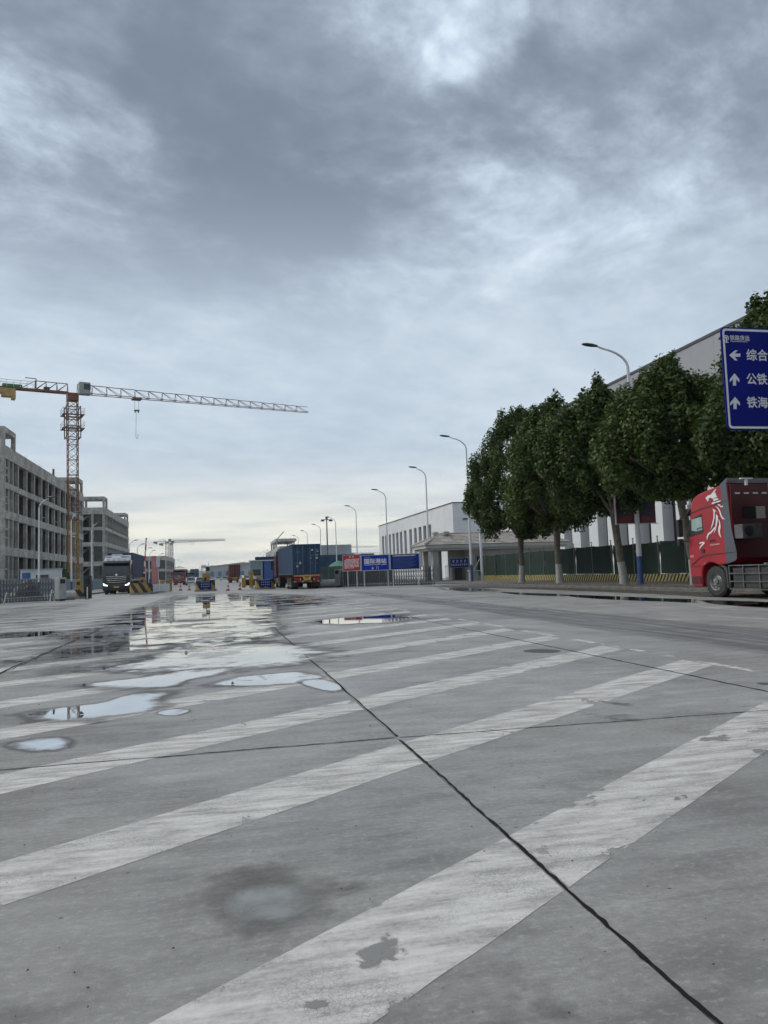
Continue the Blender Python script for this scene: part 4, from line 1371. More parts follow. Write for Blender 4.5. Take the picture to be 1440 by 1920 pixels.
def plane_tree(X, Y, h, rad, lean, seed, label, n_leaf=15000, mleaf='plane_leaf', zb=3.5):
    r = random.Random(seed)
    t = thing('plane_tree', label, 'tree', (X, Y, .1), 0, 'plane trees along the kerb')
    lx, ly = lean
    fork = zb - .1 + r.uniform(-.2, .2)
    bend = [(0, 0, 0), (lx * .6 + r.uniform(-.05, .05), ly * .6, 1.25)]
    MB().tube([(0, 0, -.05), (lx * .3, ly * .3, .5), bend[1]], [.27, .22, .20], 12).build('limewashed_trunk', 'limewash', t, smooth=60)
    top = (lx * fork / 1.6, ly * fork / 1.6, fork)
    tr = MB()
    tr.tube([bend[1], ((bend[1][0] + top[0]) / 2 + r.uniform(-.06, .06), (bend[1][1] + top[1]) / 2, (1.25 + fork) / 2), top], [.205, .19, .215], 12)
    tr.build('trunk', 'bark_grey', t, smooth=60)
    cx, cy = lx * h / 2.2, ly * h / 2.2
    lm = MB()
    for k in range(8):
        a = k * 2 * math.pi / 8 + r.uniform(-.3, .3)
        rr_ = rad * r.uniform(.45, .8)
        e = (top[0] + cx * .4 + math.cos(a) * rr_, top[1] + math.sin(a) * rr_, fork + r.uniform(1.6, 4.6))
        mid = (lerp(top[0], e[0], .4), lerp(top[1], e[1], .4), lerp(fork, e[2], .55))
        lm.tube([(top[0], top[1], fork - .15), mid, e], [.13, .085, .03], 7)
        for q in range(3):
            b = r.uniform(.35, .9)
            s = Vector(mid).lerp(Vector(e), b)
            d = Vector((r.uniform(-1, 1), r.uniform(-1, 1), r.uniform(.1, 1))).normalized()
            lm.tube([s, s + d * r.uniform(.6, 1.3)], [.04, .012], 5)
    lm.tube([(top[0], top[1], fork - .1), (cx, cy, h - 2.2)], [.17, .03], 8)
    lm.build('limb', 'bark_grey', t, smooth=60)
    # crown: upright sprays of leaves
    g_ = np.random.default_rng(seed)
    z0, z1 = zb, h
    ncl = 175
    C, Rr, W = [], [], []
    tries = 0
    while len(C) < ncl and tries < 6000:
        tries += 1
        u = g_.random()
        prof = (min(1, (u / .14)) ** .5) * (1 - max(0, (u - .26) / .74) ** 1.9) ** .78
        a = g_.random() * 6.283
        env = rad * prof * (1 + .13 * math.sin(3 * a + seed) + .10 * math.sin(5 * a + 2 * seed + u * 6))
        rho = env * (g_.random() ** .33)
        if rho < env * .38 and g_.random() < .75:
            continue
        z = lerp(z0 + .45, z1 - .8, u)
        sway = (z - fork) / (h - fork)
        C.append((cx * sway + top[0] * (1 - sway) + math.cos(a) * rho * .93, cy * sway + top[1] * (1 - sway) + math.sin(a) * rho * .93, z))
        s = g_.uniform(.45, .95) * (1.0 if u < .8 else .7)
        Rr.append((s * .78, s * .78, s * g_.uniform(1.0, 1.7)))
        W.append(s * s)
    # a few leaders poking out of the top
    for k in range(6):
        a = g_.random() * 6.283
        ro = g_.uniform(.1, .8) * rad * .55
        C.append((cx + math.cos(a) * ro, cy + math.sin(a) * ro, h - .25 - ro * .9 + g_.uniform(-.3, .4)))
        Rr.append((.36, .36, g_.uniform(.6, 1.0)))
        W.append(.3)
    C, Rr, W = np.array(C), np.array(Rr), np.array(W)
    idx = g_.choice(len(C), n_leaf, p=W / W.sum())
    d = g_.normal(size=(n_leaf, 3))
    d /= np.linalg.norm(d, axis=1)[:, None]
    rho = g_.uniform(.25, 1.0, n_leaf) ** .5 * g_.uniform(.85, 1.12, n_leaf)
    P = C[idx] + d * Rr[idx] * rho[:, None]
    keep = P[:, 2] > zb - .25
    P, d = P[keep], d[keep]
    n_ = len(P)
    nrm = d * .8 + g_.normal(size=(n_, 3)) * .55 + np.array([0, 0, .45])
    nrm /= np.linalg.norm(nrm, axis=1)[:, None]
    ref = g_.normal(size=(n_, 3))
    ta = np.cross(nrm, ref)
    ta /= np.linalg.norm(ta, axis=1)[:, None]
    tb = np.cross(nrm, ta)
    s = g_.uniform(.05, .098, n_)[:, None]
    # five-cornered leaf with a folded middle
    v = np.stack([P - ta * s * 1.0, P - ta * s * .15 + tb * s * 1.0 + nrm * s * .25, P + ta * s * 1.15, P - ta * s * .15 - tb * s * 1.0 + nrm * s * .25], axis=1).reshape(-1, 3)
    f = np.arange(n_ * 4).reshape(-1, 4)
    me = bpy.data.meshes.new('crown')
    me.vertices.add(n_ * 4)
    me.vertices.foreach_set('co', v.ravel())
    me.loops.add(n_ * 4)
    me.loops.foreach_set('vertex_index', f.ravel())
    me.polygons.add(n_)
    me.polygons.foreach_set('loop_start', np.arange(0, n_ * 4, 4))
    me.update()
    me.materials.append(MATS[mleaf])
    o = bpy.data.objects.new('crown', me)
    col.objects.link(o)
    o.parent = t
    return t


TREES = [(21.9, 53.5, 13.4, 4.5, (.05, 0), 'plane tree farthest along the kerb, nearest the gatehouse'),
         (21.6, 46.4, 12.3, 3.7, (.0, 0), 'second plane tree from the gatehouse, between farthest and forked tree'),
         (21.5, 38.1, 11.3, 3.4, (-.16, 0), 'leaning plane tree just left of the lamp with banners'),
         (21.9, 32.3, 11.0, 3.3, (-.19, 0), 'leaning plane tree whose trunk stands at the red truck\'s nose'),
         (22.4, 26.2, 11.9, 3.0, (-.05, 0), 'plane tree behind the red truck and the blue direction sign'),
         (22.4, 20.2, 11.4, 3.2, (-.05, 0), 'plane tree at the right edge, above the red truck\'s trailer')]
ZB = [3.4, 3.5, 4.0, 4.3, 4.3, 4.5]
for i, (x, y, h, rd_, ln, lb_) in enumerate(TREES):
    plane_tree(x, y, h, rd_, ln, 40 + i, lb_, 62000, 'plane_leaf' if i % 2 == 0 else 'plane_leaf_light', ZB[i])

# ------------------------------------------------------------------ big direction sign
SY = 21.0
t = thing('direction_sign', 'large blue road direction sign with white arrows, cut by the right edge', 'sign', (0, SY, 0))
tl, br = at(1351, 613, SY), at(1357, 806, SY)
x0, x1, z0, z1 = tl.x, tl.x + 3.9, br.z, tl.z


def rrect(xa, xb, za, zb, r, n=5):
    pts = []
    for cx_, cz_, a0 in ((xb - r, zb - r, 0), (xa + r, zb - r, 90), (xa + r, za + r, 180), (xb - r, za + r, 270)):
        for k in range(n + 1):
            a = R(a0 + 90 * k / n)
            pts.append((cx_ + r * math.cos(a), cz_ + r * math.sin(a)))
    return pts


MB().prism(rrect(x0, x1, z0, z1, .14), 0, .05, 'y').build('board', 'sign_blue', t)
o_, i_ = rrect(x0 + .045, x1 - .045, z0 + .045, z1 - .045, .12), rrect(x0 + .115, x1 - .115, z0 + .115, z1 - .115, .08)
n = len(o_)
MB().add([(a, -.004, b) for a, b in o_] + [(a, -.004, b) for a, b in i_], [(k, (k + 1) % n, (k + 1) % n + n, k + n) for k in range(n)]).build('border', 'sign_white', t)
def ppoly(px, name='arrow', m='sign_white', y=-.006, dpt=SY, par=None):
    pts = [at(a, b, dpt) for a, b in px]
    return MB().sheet([(p.x, y, p.z) for p in pts]).build(name, m, par or t, fix=False)
ppoly([(1367, 666), (1378, 657), (1383, 657), (1377, 663), (1388, 663), (1388, 669), (1377, 669), (1383, 676), (1378, 676)])
for dx, dy in ((0, 0), (1, 44)):
    ppoly([(1377 + dx, 700 + dy), (1386 + dx, 711 + dy), (1386 + dx, 717 + dy), (1380 + dx, 711 + dy), (1380 + dx, 723 + dy), (1374 + dx, 723 + dy), (1374 + dx, 711 + dy), (1368 + dx, 717 + dy), (1368 + dx, 711 + dy)])
for s, px, py, sz in (('综合', 1399, 667, .47), ('公铁', 1399, 712, .46), ('铁海', 1400, 756, .46), ('铁路货运', 1368, 634, .215)):
    p = at(px, py, SY)
    text('lettering', s, 'sign_white', t, (p.x, -.006, p.z), sz * SY / 25, align='LEFT', bold=.009 if sz > .3 else .003)
p = at(1361.5, 635, SY)
ring = MB()
vs = []
for k in range(22):
    a = R(-60 + 300 * k / 21)
    for rr_ in (.095, .064):
        vs.append((p.x + rr_ * math.cos(a), -.006, p.z + .02 + rr_ * math.sin(a)))
ring.add(vs, [(2 * k, 2 * k + 2, 2 * k + 3, 2 * k + 1) for k in range(21)])
ring.sheet([(p.x - .022, -.006, p.z - .12), (p.x + .022, -.006, p.z - .12), (p.x + .022, -.006, p.z + .02), (p.x - .022, -.006, p.z + .02)])
ring.sheet([(p.x - .05, -.0062, p.z + .02), (p.x + .05, -.0062, p.z + .02), (p.x + .04, -.0062, p.z + .06), (p.x - .04, -.0062, p.z + .06)])
ring.sheet([(p.x - .08, -.0064, p.z - .13), (p.x + .08, -.0064, p.z - .13), (p.x + .05, -.0064, p.z - .10), (p.x - .05, -.0064, p.z - .10)])
ring.build('emblem', 'sign_white', t, fix=False)
q = at(1369, 640, SY)
MB().bb(q.x, q.x + .62, -.0062, -.006, q.z - .008, q.z + .008).build('text_row', 'sign_white', t)
for zz in (z0 + .5, (z0 + z1) / 2, z1 - .5):
    MB().bb(x0 + .2, x1 + 1.2, .052, .12, zz - .04, zz + .04).build('cross_rail', 'galvanised', t)
MB().tube([(x1 + 1.3, .15, .1), (x1 + 1.3, .15, z1 + .3)], [.19, .14], 14).build('post', 'galvanised', t, smooth=40)

# ------------------------------------------------------------------ signboards in front of the sliding gate
def signboard(name, label, pxs, dep, m, fr='sign_frame', posts=2):
    (pa, pb, top, bot) = pxs
    a, b = at(pa, bot, dep[0]), at(pb, bot, dep[1])
    zt = (at(pa, top, dep[0]).z + at(pb, top, dep[1]).z) / 2
    zb = (a.z + b.z) / 2
    ang = math.atan2(b.y - a.y, b.x - a.x)
    w = math.hypot(b.x - a.x, b.y - a.y)
    t = thing(name, label, 'sign', ((a.x + b.x) / 2, (a.y + b.y) / 2, 0), ang)
    MB().bb(-w / 2 + .05, w / 2 - .05, -.02, .02, zb + .05, zt - .05).build('board', m, t)
    f = MB()
    f.bb(-w / 2, w / 2, -.05, .05, zt - .05, zt).bb(-w / 2, w / 2, -.05, .05, zb, zb + .05).bb(-w / 2, -w / 2 + .05, -.05, .05, zb + .05, zt - .05).bb(w / 2 - .05, w / 2, -.05, .05, zb + .05, zt - .05)
    f.build('frame', fr, t)
    for x in ((-w / 4, w / 4) if posts == 2 else (-w / 2 + .2, w / 2 - .2)):
        MB().bb(x - .045, x + .045, .052, .12, 0, zb + .6).build('post', 'sign_frame', t)
    return t, w, zb, zt


t, w, zb, zt = signboard('red_notice_board', 'red notice board with rows of white text, left of the blue signs', (643, 677, 1040, 1071), (66.2, 65.4), 'sign_red')
hh = zt - zb
for r_ in range(8):
    z = zt - .40 - r_ * (hh - .58) / 8
    rw = random.Random(r_)
    x = -w / 2 + (.30 if r_ == 0 else .16)
    xe = w / 2 - (.14 if r_ < 7 else .62)
    while x < xe - .08:
        l = rw.uniform(.15, .5)
        MB().bb(x, min(x + l, xe), -.026, -.021, z - .03, z + .03).build('text_row', 'sign_white', t)
        x += l + .06
for x in (-.14, .14):
    g2 = MB().bb(x - .07, x + .07, -.026, -.021, zt - .25, zt - .22).bb(x - .07, x + .07, -.026, -.021, zt - .15, zt - .12).bb(x - .06, x - .03, -.027, -.0262, zt - .25, zt - .12).bb(x + .03, x + .06, -.027, -.0262, zt - .25, zt - .12)
    g2.build('glyph', 'sign_white', t)
t, w, zb, zt = signboard('station_sign', 'blue station sign with large white characters between red and navy boards', (678, 731, 1040, 1070), (65.2, 63.8), 'sign_board_blue', posts=3)
zc = (zb + zt) / 2
text('lettering', '国际港站', 'sign_white', t, (0, -.03, zc + .10), .46, bold=.012, xscale=1.13)
text('lettering', '门', 'sign_white', t, (.18, -.03, zb + .22), .24, bold=.004)
g3 = MB()
for q in range(3):
    g3.bb(-.34, -.16, -.028, -.024, zb + .13 + q * .07, zb + .155 + q * .07)
g3.bb(-.27, -.23, -.031, -.0285, zb + .12, zb + .32)
g3.build('glyph', 'sign_white', t)
for x in range(26):
    if x in (11, 19):
        continue
    xx = -w / 2 + .28 + x * (w - .56) / 26
    MB().bb(xx, xx + .05, -.027, -.022, zc - .20, zc - .14).build('text_row', 'sign_white', t)
for x in range(4):
    MB().bb(-w / 2 + .28 + x * .15, -w / 2 + .39 + x * .15, -.027, -.022, zt - .27, zt - .17).build('text_row', 'lock_rod', t)
t, w, zb, zt = signboard('rules_board', 'navy information board with faint small print, right of the station sign', (732, 788, 1038, 1068), (63.7, 62.2), 'sign_board_navy', posts=3)
for x in range(20):
    MB().bb(-w / 2 + .26 + x * .103, -w / 2 + .33 + x * .103, -.027, -.022, zt - .20, zt - .12).build('text_row', 'sign_white', t)
for r_ in range(9):
    MB().bb(-w / 2 + .25, w / 2 - .3 - (r_ % 3) * .2, -.027, -.022, zt - .36 - r_ * .10, zt - .335 - r_ * .10).build('text_row', 'container_far', t)

# ------------------------------------------------------------------ folding sliding gates
def folding_gate(label, a, b, pitch, head):
    a, b = Vector((a[0], a[1], 0)), Vector((b[0], b[1], 0))
    L = (b - a).length
    t = thing('folding_gate', label, 'gate', (a.x, a.y, .02), math.atan2(b.y - a.y, b.x - a.x), 'folding steel gates at the plaza edge')
    f = MB()
    for y in (-.22, .22):
        f.bb(-.022, .022, y - .022, y + .022, .10, 1.50)
    f.tube([(0, -.22, 1.50), (0, -.13, 1.60), (0, .13, 1.60), (0, .22, 1.50)], .022, 6)
    for z in (.28, .72, 1.18):
        f.bb(-.018, .018, -.20, .20, z, z + .04)
    f.bb(-.05, .05, -.30, -.24, .18, .34)
    f.tube([(-.0, -.27, .08), (0, -.31, .08)], .08, 10).tube([(0, .27, .08), (0, .31, .08)], .08, 10)
    lk = MB()
    for z in (.24, .62, 1.0):
        lk.bar((0, -.245, z), (pitch, -.245, z + .36), .022)
        lk.bar((0, -.27, z + .36), (pitch, -.27, z), .022)
    n = int(L / pitch)
    fo = lo = None
    for i in range(n):
        if fo is None:
            fo = f.build('lattice_frame', 'gate_steel', t, (0, 0, 0))
            lo = lk.build('scissor_link', 'gate_steel', t, (0, 0, 0))
        else:
            inst(fo, 'lattice_frame', t, (i * pitch, 0, 0))
            inst(lo, 'scissor_link', t, (i * pitch, 0, 0))
    x = L + .1 if head == 'end' else -.45
    hb = MB().bb(x, x + .5, -.36, .36, .12, 1.62).build('motor_head', 'gate_box', t, bevel=.02)
    MB().bb(x + .08, x + .42, -.375, -.362, 1.2, 1.5).build('display', 'black_plastic', hb)
    MB().bb(x + .05, x + .45, -.33, .33, .0, .118).build('bogie', 'black_plastic', hb)
    return t


folding_gate('grey folding steel gate at the left edge of the plaza', (-19.0, 51.6), (-11.0, 57.2), .20, 'end')
folding_gate('grey folding steel gate behind the red and blue signboards', (10.9, 69.0), (17.9, 62.2), .24, 'start')
t = thing('floor_barrier', 'low slanted pipe rail lying against the left folding gate', 'barrier', (-13.6, 54.3, .02), R(35))
MB().tube([(0, 0, .05), (.25, .12, .75)], .03, 6).build('upright', 'lamp_white', t)
MB().tube([(3.0, 0, .05), (3.2, .12, .8)], .03, 6).build('upright', 'lamp_white', t)
MB().tube([(.1, .05, .35), (3.1, .05, .4)], .02, 6).build('rail', 'galvanised', t)
MB().bb(.1, 3.0, -.08, 0, 0, .06).build('foot', 'lamp_white', t)

# ------------------------------------------------------------------ pipes, islands, booms, cones
def pipe(label, c, ang, L, r):
    t = thing('concrete_pipe', label, 'pipe', (c[0], c[1], r), ang, 'concrete pipes by the gates')
    n = 24
    vs, fs = [], []
    for x, rr_ in ((-L / 2, r * .97), (-L / 2 + .04, r), (L / 2 - .04, r), (L / 2, r * .97), (L / 2, r * .78), (-L / 2, r * .78)):
        for k in range(n):
            vs.append((x, rr_ * math.cos(2 * math.pi * k / n), rr_ * math.sin(2 * math.pi * k / n)))
    for i in range(6):
        for k in range(n):
            fs.append((i * n + k, i * n + (k + 1) % n, ((i + 1) % 6) * n + (k + 1) % n, ((i + 1) % 6) * n + k))
    MB().add(vs, fs).build('shell', 'pipe_concrete', t, smooth=35)
    MB().box((0, -r * .75, -r * .9), (.3, .25, .2 * r)).box((0, r * .75, -r * .9), (.3, .25, .2 * r)).build('wedge', 'kerb_stone', t)
    return t


pipe('fat white concrete pipe lying between the blue truck and the gate', (9.75, 70.6), R(-3), 2.1, .36)
pipe('short white concrete pipe lying beside the left gate motor', (-10.95, 60.0), R(25), 1.5, .34)
t = thing('stone_post', 'short white post at the end of the right-hand pipe', 'post', (10.92, 70.0, 0))
MB().bb(-.09, .09, -.09, .09, 0, .62).build('shaft', 'lamp_white', t, bevel=.015)
MB().bb(-.13, .13, -.13, .13, -.01, .05).build('foot', 'kerb_stone', t)


def island(label, c, w, L, nose_h, machine=True, sign=False, boom=None, ang=0.0):
    """traffic island with a striped nose block, a yellow boom machine"""
    t = thing('traffic_island', label, 'traffic island', (c[0], c[1], 0), ang, 'striped islands at the checkpoint')
    n = 10
    prof = [(w / 2, L), (-w / 2, L)] + [(-w / 2 * math.cos(R(180 * k / n)), -w / 2 * .55 * math.sin(R(180 * k / n))) for k in range(n + 1)]
    MB().prism(prof, -.02, .16, 'z').build('plinth', 'kerb_stone', t, smooth=40)
    pr2 = [(w / 2 - .1, .85), (-w / 2 + .1, .85)] + [(-(w / 2 - .1) * math.cos(R(180 * k / n)), -(w / 2 - .1) * .5 * math.sin(R(180 * k / n))) for k in range(n + 1)]
    nose = MB().prism(pr2, .162, nose_h, 'z').build('striped_nose', 'hazard_big', t, smooth=40)
    if sign:
        sb = MB().bb(-.55, .55, -w * .25 - .10, -w * .25 - .07, .28, nose_h - .05).build('notice', 'sign_board_navy', t)
        for r_ in range(3):
            for q in range(5):
                MB().bb(-.40 + q * .17, -.29 + q * .17, -w * .25 - .112, -w * .25 - .102, .40 + r_ * .22, .52 + r_ * .22).build('glyph', 'lock_rod', sb)
    if machine:
        mc = MB().bb(-.2, .2, 1.0, 1.4, .165, 1.5).build('boom_machine', 'hazard_yellow', t, bevel=.03)
        MB().bb(-.12, .12, .975, .997, 1.05, 1.3).build('hatch', 'black_plastic', mc)
    if boom == 'up':
        MB().bb(-.05, .05, .90, .96, 0, 4.3).build('boom_arm', 'boom_white', t, (.0, 0, 1.2)).rotation_euler = (0, R(3), 0)
    return t


isl1 = island('striped yellow and black island beside the left gate motor', (-10.5, 62.2), 1.1, 3, .72)
isl2 = island('striped island beside the dark oncoming truck, its boom raised', (-6.6, 71.0), 2.1, 10, 1.0)
isl3 = island('middle island with a blue notice on its striped nose', (-1.15, 74.6), 2.0, 12, 1.05, sign=True)
isl4 = island('striped island with blue notice, left of the blue container truck', (4.35, 73.4), 2.0, 12, .95, machine=False, sign=True)
# raised striped boom
t = thing('raised_boom', 'raised striped barrier boom over the left truck\'s island', 'barrier', (-6.55, 73.2, 1.5))
b = MB().bb(0, 3.6, -.04, .04, -.06, .06).build('arm', 'boom_white', t)
b.rotation_euler = (0, R(-86), 0)
MB().bb(-.12, .12, -.10, .10, -.12, .35).build('hinge', 'black_plastic', t)
t = thing('lowered_boom', 'lowered red and white boom beyond the left striped island', 'barrier', (-6.0, 79.5, .0))
MB().bb(-.15, .15, -.15, .15, 0, 1.0).build('hinge', 'hazard_yellow', t)
b = MB().bb(0, 3.4, -.04, .04, -.05, .05).build('arm', 'boom_white', t, (0, -.2, .62))
b.rotation_euler = (0, R(-3), R(62))
# equipment on the islands
t = thing('checkpoint_console', 'yellow console with cameras and a plant on the middle island', 'console', (-1.1, 77.2, .16))
MB().bb(-.35, .35, -.3, .3, 0, 1.55).build('cabinet', 'hazard_yellow', t, bevel=.03)
MB().tube([(0, 0, 1.55), (0, 0, 2.3)], .05, 8).build('stem', 'galvanised', t)
MB().bb(-.45, .0, -.35, .1, 2.05, 2.35).build('camera', 'hut_white', t, bevel=.03)
MB().bb(.02, .35, -.2, .2, 1.75, 2.15).build('speaker', 'black_plastic', t, bevel=.03)
MB().tube([(.2, 0, 2.15), (.25, 0, 2.5)], .03, 6).build('antenna', 'black_plastic', t)
t = thing('checkpoint_cabinet', 'yellow bollard cabinet with a white lamp on the right island', 'cabinet', (3.3, 78.5, .16))
for x in (-.75, .0, .75):
    MB().bb(x - .2, x + .2, -.2, .2, 0, 1.0 if x else 1.6).build('post', 'hazard_yellow', t, bevel=.03)
MB().bb(-.9, .9, .22, .4, .2, .8).build('panel', 'cab_red_dull_shade', t)
MB().tube([(.35, -.3, .95), (.35, -.22, .95)], .14, 14).build('lamp', 'sign_white', t)
t = thing('low_barrier_block', 'low white barrier block along the left striped island', 'barrier', (-5.3, 75.0, .16))
MB().prism([(-.2, 0), (.2, 0), (.14, .7), (-.14, .7)], -.9, .9, 'x').build('block', 'hut_white', t)
MB().bb(-.05, .05, -.26, -.2, 0, 1.1).build('marker', 'lamp_white', t)
for k, (x, y) in enumerate(((-5.4, 79.0), (-5.0, 84.0))):
    t = thing('guard_bollard', ['stubby yellow bollard just right of the pink pillar', 'stubby yellow bollard before the oncoming red truck'][k], 'bollard', (x, y, .0), 0, 'yellow bollards')
    MB().bb(-.3, .3, -.3, .3, 0, 1.15).build('body', 'hazard_yellow', t, bevel=.03)
    MB().bb(-.33, .33, -.33, .33, 1.152, 1.2).build('cap', 'hut_white', t)
t = thing('machine_cabinet', 'black cabinet behind the yellow machine near the left gate', 'cabinet', (-9.85, 63.4, 0))
MB().bb(-.28, .28, -.25, .25, .0, 1.75).build('body', 'black_plastic', t, bevel=.02)
MB().bb(-.2, .2, -.262, -.252, 1.1, 1.5).build('screen', 'window_glass', t)
t = thing('pink_pillar', 'tall pink pillar with white cap behind the raised boom', 'pillar', (-8.0, 103.0, 0))
MB().bb(-.25, .35, -.4, .4, 0, 4.3).build('shaft', 'pink_paint', t)
MB().bb(.352, .75, -.4, .4, 2.9, 4.2).build('lightbox', 'hut_white', t)
MB().bb(.352, .55, -.3, .3, 0, 2.85).build('back_column', 'pink_paint', t)


def cone(label, x, y):
    t = thing('traffic_cone', label, 'traffic cone', (x, y, 0), 0, 'traffic cones on the carriageway')
    MB().bb(-.2, .2, -.2, .2, 0.0, .05).build('base', 'black_plastic', t, bevel=.01)
    MB().tube([(0, 0, .05), (0, 0, .25), (0, 0, .45), (0, 0, .78)], [.155, .12, .085, .03], 14).build('body', 'cone_paint', t, smooth=40)


cone('red and white cone in front of the oncoming red truck', -3.9, 85.5)
cone('red and white cone left of the middle island', -3.0, 85.5)
cone('red and white cone standing alone right of the middle island', .93, 74.0)
cone('red and white cone at the left end of the right-hand island', 2.05, 75.5)
t = thing('lane_marker', 'thin white marker post at the edge of the left lane', 'post', (-9.35, 60.0, 0))
MB().tube([(0, 0, .04), (0, 0, .9)], .04, 8).build('shaft', 'lamp_white', t)
MB().bb(-.15, .15, -.15, .15, 0, .04).build('foot', 'black_plastic', t)

# ------------------------------------------------------------------ left side: kerbside fence, hut, shrubs
t = thing('boundary_fence', 'pale blue-grey picket fence along the left of the road', 'fence', (-18.5, 0, 0))
pk = MB().bb(-.04, .04, -.075, .075, .1, 1.75).build('picket', 'fence_blue', t, (0, 62, 0))
y = 62.3
k = 0
while y < 140:
    inst(pk, 'picket', t, (0, y, 0), (0, 0, 0))
    y += .30 + k * .0015
    k += 1
MB().bb(.045, .09, 61.5, 140, .35, .43).bb(.045, .09, 61.5, 140, 1.35, 1.43).build('rail', 'fence_blue', t)
lw = MB().prism([(-19.2, -.02), (-12.2, -.02), (-12.2, .14), (-19.2, .14)], 61, 330, 'y').build('left_sidewalk', 'kerb_stone')
tag(lw, 'raised pale sidewalk strip along the left of the road', 'sidewalk', kind='structure')
t = thing('site_hut', 'small white site cabin with blue door panel behind the left gate', 'hut', (-20.3, 97.0, .0))
MB().bb(-2.2, 1.9, 0, 2.6, 0, 2.9).build('body', 'hut_white', t)
MB().bb(-2.3, 2.0, -.15, 2.75, 2.902, 3.02).build('roof', 'grey_panel', t)
MB().bb(-2.0, -1.1, -.05, -.01, .3, 2.6).build('door', 'hut_blue', t)
wn = MB().bb(-.5, .9, -.05, -.01, 1.3, 2.3).build('window', 'window_glass', t)
MB().bb(-.6, 1.0, -.10, -.02, 1.18, 1.28).build('sill', 'grey_panel', wn)
t = thing('crumpled_tarp', 'crumpled black tarpaulin over a heap beside the site cabin', 'tarpaulin', (-14.3, 63.0, 0.14))
vs, fs = [], []
rt = random.Random(9)
for i in range(9):
    for j in range(7):
        u, v_ = i / 8 * 2 - 1, j / 6 * 2 - 1
        hgt = max(0, 1 - u * u * .9 - v_ * v_ * .9) * 1.9 + rt.uniform(-.12, .12)
        vs.append((u * 1.3, v_ * .9, max(0, hgt * (.75 + .25 * u))))
for i in range(8):
    for j in range(6):
        fs.append((i * 7 + j, i * 7 + j + 1, (i + 1) * 7 + j + 1, (i + 1) * 7 + j))
MB().add(vs, fs).build('sheet', 'black_plastic', t, fix=False)
MB().bb(-.8, .8, -.5, .5, 0, .5).build('heap', 'kerb_stone', t)


def bush(label, c, size, n, seed, m='bush_leaf'):
    g_ = np.random.default_rng(seed)
    t = thing('bush', label, 'bush', c, 0, 'weedy bushes')
    nc_ = 14
    C = g_.normal(size=(nc_, 3)) * np.array(size) * .45
    C[:, 2] = np.abs(C[:, 2]) + size[2] * .35
    idx = g_.integers(0, nc_, n)
    P = C[idx] + g_.normal(size=(n, 3)) * np.array(size) * .16
    P[:, 2] = np.maximum(P[:, 2], .05)
    nr = g_.normal(size=(n, 3))
    nr /= np.linalg.norm(nr, axis=1)[:, None]
    ta = np.cross(nr, g_.normal(size=(n, 3)))
    ta /= np.linalg.norm(ta, axis=1)[:, None]
    tb = np.cross(nr, ta)
    s = g_.uniform(.08, .17, n)[:, None]
    v = np.stack([P - ta * s, P + tb * s * .6, P + ta * s, P - tb * s * .6], axis=1).reshape(-1, 3)
    MB().add([tuple(q_) for q_ in v], [(4 * i, 4 * i + 1, 4 * i + 2, 4 * i + 3) for i in range(n)]).build('foliage', m, t, fix=False)
    st_ = MB()
    for i in range(7):
        st_.tube([(0, 0, 0), tuple(C[i])], [.03, .01], 5)
    st_.build('stem', 'bark_grey', t)


bush('green bush behind the pale fence at the crane\'s foot', (-22.5, 118, 0), (1.6, 1.6, 2.4), 1600, 1)
bush('second green bush right of the one at the crane\'s foot', (-23.5, 131, 0), (1.8, 1.8, 2.4), 1600, 2)
bush('low weeds by the gatehouse step', (26.2, 72.4, 0.1), (.8, .4, .5), 500, 4)

# containers and covered mound behind the gate on the right
t = thing('dirt_mound', 'earth mound covered with green netting behind the dark fence', 'mound', (16.4, 104, 0))
vs, fs = [], []
for i in range(21):
    for j in range(13):
        u, v_ = i / 20 * 2 - 1, j / 12 * 2 - 1
        rr_ = u * u + v_ * v_
        hgt = max(0, 1 - rr_) ** .7 * 2.9 + (mnoise.noise(Vector((u * 3, v_ * 3, 1))) * .35 if rr_ < .9 else 0)
        vs.append((u * 2.8, v_ * 3, max(0, hgt)))
for i in range(20):
    for j in range(12):
        fs.append((i * 13 + j, i * 13 + j + 1, (i + 1) * 13 + j + 1, (i + 1) * 13 + j))
MB().add(vs, fs).build('netting', 'net_teal', t, smooth=50, fix=False)
MB().bb(-1.2, 1.2, -1, 1, 0, .8).build('earth_core', 'earth', t)
t = thing('dark_fence', 'dark green sheet fence between the blue truck and the red board', 'fence', (0, 80, 0))
pn = MB().bb(-.33, .33, -.02, .02, .1, 2.0).build('sheet', 'fence_dark', t, (10.3, 0, 0))
for i in range(1, 12):
    inst(pn, 'sheet', t, (10.3 + i * .68, 0, 0))
MB().bb(9.9, 18.2, .03, .08, .3, .4).bb(9.9, 18.2, .03, .08, 1.6, 1.7).build('rail', 'fence_dark', t)
